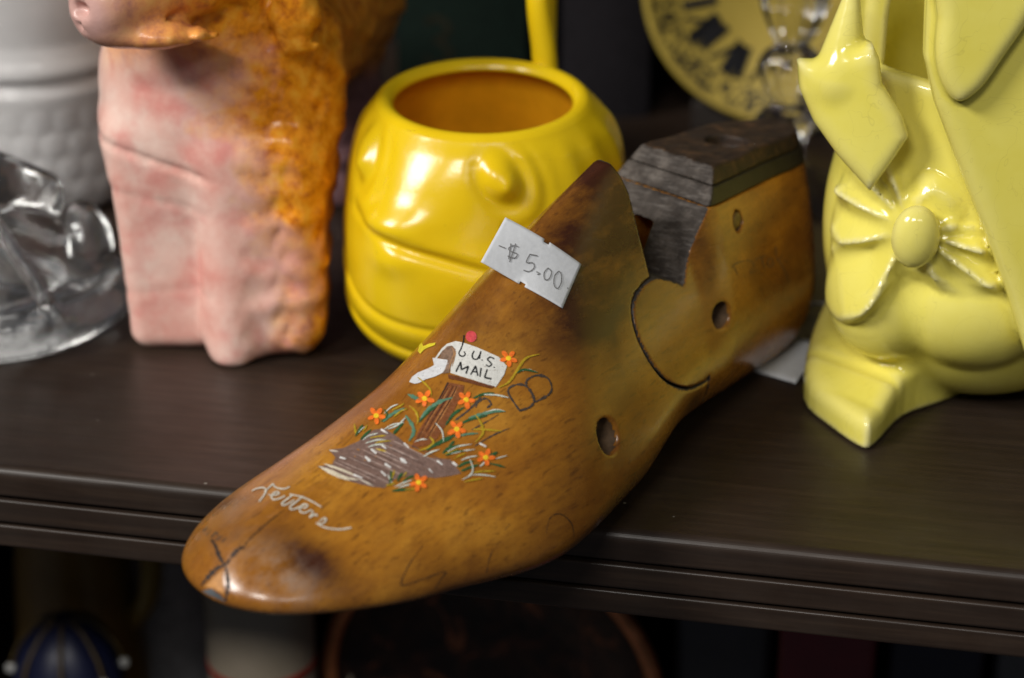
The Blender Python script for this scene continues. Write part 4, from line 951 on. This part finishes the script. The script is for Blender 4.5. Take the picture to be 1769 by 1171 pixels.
# ------------------------------------------------------------------ paper label and string below the heel
def paper_label():
    c = [on_z(1302, 640, .0004), on_z(1374, 664, .0004), on_z(1424, 600, .0004), on_z(1352, 578, .0004)]
    lb = empty('paper_label', tuple(np.mean(c, 0))); tag(lb, 'white paper tag lying on the shelf under the heel of the wooden last', 'paper tag')
    V = []; n = 9
    for j in range(n):
        for i in range(n):
            a, b = i/(n-1), j/(n-1); q = (1-a)*(1-b)*c[0]+a*(1-b)*c[1]+a*b*c[2]+(1-a)*b*c[3]
            V.append(q+np.array([0, 0, .0012*a*b+.0005*a])-np.mean(c, 0))
    F = [(j*n+i, j*n+i+1, (j+1)*n+i+1, (j+1)*n+i) for j in range(n-1) for i in range(n-1)]
    o = mesh_obj('paper', V, F, M['paper'], lb); so = o.modifiers.new('t', 'SOLIDIFY'); so.thickness = .0003
    P = spline([on_z(1352, 580, .0008), on_z(1375, 552, .001), on_z(1398, 528, .002), on_z(1420, 524, .003), on_z(1444, 532, .0025), on_z(1460, 545, .0008)], 8)-np.mean(c, 0)
    V, F = tube(P, .0006, 8); mesh_obj('string', V, F, m_flat('white_string', (.6, .6, .6), .8), lb)
paper_label()

# ------------------------------------------------------------------ things on the lower shelf
FLOOR = -.290
def lower(px, y): return on_plane(px, 1100, (0, y, 0), (0, 1, 0))
def parasol_lid():
    p = lower(112, .14); o = empty('blue_ceramic_pot', (p[0], .14, FLOOR)); tag(o, 'dark blue ribbed ceramic pot with white beads, lower shelf at far left', 'pot')
    topz = p[2]-FLOOR
    V, F = lathe(np.array([(.01, 0), (1.6, 0), (2.0, 2), (2.0, 6), (1.7, topz*100-2.0), (1.5, topz*100-1.4)])*.01, 48); mesh_obj('pot', V, F, m_glaze('ochre_glaze', (.16, .10, .02), (.20, .13, .03), .3), o)
    pr = [(1.95, -2.0), (1.9, -1.2), (1.55, -.2), (.95, .55), (.3, .8), (.01, .82)]
    V, F = lathe(np.array(pr)*.01+np.array([0, topz]), 64); V = np.array(V); a = np.arctan2(V[:, 1], V[:, 0]); s = 1+.07*np.abs(np.cos(4*a)); V[:, 0] *= s; V[:, 1] *= s
    mesh_obj('lid', V, F, m_glaze('cobalt_glaze', (.006, .009, .035), (.010, .013, .05), .40), o)
    wb = m_flat('bead_white', (.5, .5, .48), .3); gold = m_flat('gold_rib', (.09, .06, .02), .5)
    for k in range(8):
        a = k*math.pi/4+.3; V, F = lathe(np.array([(.01, -.22), (.17, -.13), (.22, 0), (.17, .13), (.01, .22)])*.01, 14)
        b = mesh_obj('bead', V, F, wb, o); b.location = (.0205*math.cos(a), .0205*math.sin(a), topz-.012)
        P = spline([(.0035*math.cos(a), .0035*math.sin(a), topz+.0082), (.0105*math.cos(a), .0105*math.sin(a), topz+.0052), (.0175*math.cos(a), .0175*math.sin(a), topz-.003), (.0205*math.cos(a), .0205*math.sin(a), topz-.011)], 5)
        V, F = tube(P, .0007, 8); mesh_obj('rib', V, F, gold, o)
def ochre_jug():
    p = lower(140, .20); o = empty('ochre_jug', (p[0], .20, FLOOR)); tag(o, 'brown and ochre glazed jug with a curved handle, behind the blue pot', 'jug')
    V, F = lathe(np.array([(.01, 0), (2.2, 0), (2.5, 3), (2.6, 9), (2.3, 14), (1.9, 17), (2.1, 20), (1.9, 20), (1.7, 17)])*.01, 48); mesh_obj('jug_body', V, F, m_glaze('brown_glaze', (.16, .085, .02), (.26, .16, .03), .3), o)
    P = spline([(.018, -.004, .19), (.030, -.008, .19), (.036, -.008, .165), (.034, -.008, .135), (.022, 0, .115)], 8); V, F = tube(P, .0042, 12); mesh_obj('handle', V, F, m_glaze('ochre_handle', (.26, .17, .02), (.30, .20, .03), .3), o)
def grey_can():
    p = lower(305, .24); o = empty('grey_canister', (p[0], .24, FLOOR)); tag(o, 'pale grey upright canister behind the jug handle on the lower shelf', 'canister')
    V, F = lathe(np.array([(.01, 0), (1.5, 0), (1.6, .3), (1.6, 18), (1.5, 18.4), (1.5, 20.5), (.01, 20.7)])*.01, 48); mesh_obj('can_body', V, F, m_flat('pale_grey', (.50, .50, .52), .5), o)
    V, F = lathe(np.array([(1.5, 18.6), (1.75, 18.6), (1.75, 20.9), (1.5, 21.2), (.01, 21.2)])*.01, 48); mesh_obj('lid', V, F, m_flat('grey_lid', (.26, .26, .27), .5), o)
def cream_mug():
    p = lower(450, .13); z = (p[2]-FLOOR)*100+3.4; o = empty('cream_mug', (p[0], .13, FLOOR)); tag(o, 'cream mug with a red stripe, under the toe of the wooden last', 'mug')
    V, F = lathe(np.array([(.01, 0), (1.75, 0), (1.9, .3), (1.9, z-.2), (1.8, z), (1.65, z-.2), (1.65, 1), (.01, .8)])*.01, 56); mesh_obj('mug_body', V, F, m_glaze('cream_glaze', (.30, .25, .18), (.36, .30, .23), .3), o)
    V, F = lathe(np.array([(1.86, z-4.4), (1.93, z-4.4), (1.93, z-4.1), (1.86, z-4.1)])*.01, 56, True); mesh_obj('stripe', V, F, m_flat('red_stripe', (.35, .03, .02), .3), o)
    P = spline([(.010, .015, z*.01-.02), (.022, .030, z*.01-.025), (.024, .032, z*.01-.06), (.010, .015, z*.01-.08)], 8); V, F = tube(P, .005, 10); mesh_obj('handle', V, F, m_flat('cream_handle', (.4, .34, .25), .25), o)
def copper_tray():
    y = .150; c = on_plane(848, 1195, (0, y, 0), (0, 1, 0)); R = (on_plane(1145, 1195, (0, y, 0), (0, 1, 0))[0]-on_plane(551, 1195, (0, y, 0), (0, 1, 0))[0])/2
    R = min(R, c[2]-FLOOR+.02); o = empty('copper_tray', (c[0], y, FLOOR)); tag(o, 'round dark tray with a bright copper rim standing on the lower shelf', 'tray')
    cz = c[2]-FLOOR; cop = m_flat('aged_copper', (.55, .20, .075), .38, .35, 150, .2, Metallic=.45)
    R = (on_plane(1145, 1195, (0, y, 0), (0, 1, 0))[0]-on_plane(551, 1195, (0, y, 0), (0, 1, 0))[0])/2
    cz = max(cz, R+.001)
    a = np.linspace(0, 2*math.pi, 97); P = np.stack([(R-.003)*np.cos(a), np.zeros(97), (R-.003)*np.sin(a)+cz], 1); V, F = tube(P, .0030, 12); mesh_obj('rim', V, F, cop, o)
    t = NT('mottled_dark_copper'); n_ = t.noise(t.coord(), 75, 5, .65, .8)
    t.set(Base_Color=t.ramp(n_, [(.42, (.012, .007, .006)), (.58, (.05, .02, .012)), (.70, (.36, .12, .05))]), Roughness=.5, Metallic=.3, Normal=t.bump(n_, .6, .002))
    V, F = lathe([(R-.004, -.001), (R*.86, .006), (R*.4, .008), (.0001, .008)], 72); V = np.array(V); mesh_obj('dish', np.stack([V[:, 0], V[:, 2], V[:, 1]+cz], 1), F, t.m, o)
    bevelled_box('stand', (-.03, .010, 0), (.03, .03, .05), m_flat('stand_wood', (.03, .02, .015), .6), o)
def boxes():
    for nm, a, b, y, top, c, lab in (('grey_box', 1165, 1335, .16, 40, (.045, .045, .05), 'dark grey box right of the copper-rimmed tray on the lower shelf'), ('red_tin', 1345, 1515, .13, 30, (.16, .012, .020), 'dark red tin with a yellow patch on the lower shelf'), ('navy_box', 1535, 1705, .14, 20, (.010, .008, .022), 'dark navy box right of the red tin on the lower shelf'), ('white_box', 1722, 1860, .15, 30, (.12, .12, .12), 'grey white box at the right end of the lower shelf')):
        pa, pb = lower(a, y), lower(b, y); zt = on_plane((a+b)/2, 1100, (0, y, 0), (0, 1, 0))[2]+top*.001
        o = empty(nm, ((pa[0]+pb[0])/2, y, FLOOR)); tag(o, lab, 'tin' if 'tin' in nm else 'box'); w = (pb[0]-pa[0])/2
        bevelled_box('carton', (-w, 0, 0), (w, .08, zt-FLOOR), m_flat(nm+'_card', c, .4, .2, 60), o, .003)
        if nm == 'red_tin':
            bevelled_box('yellow_patch', (-w*.45, -.0008, zt-FLOOR-.028), (w*.35, .002, zt-FLOOR-.006), m_flat('yellow_print', (.32, .17, .02), .4), o, .0004)
            bevelled_box('lid', (-w*1.02, -.0015, zt-FLOOR-.003), (w*1.02, .0815, zt-FLOOR+.004), m_flat('red_lid', (.12, .01, .015), .35), o, .0015)
        else:
            bevelled_box('lid', (-w*1.015, -.001, zt-FLOOR-.016), (w*1.015, .081, zt-FLOOR+.0015), m_flat(nm+'_lid', tuple(x*.85 for x in c), .45), o, .001)
for fn in (parasol_lid, ochre_jug, grey_can, cream_mug, copper_tray, boxes): fn()
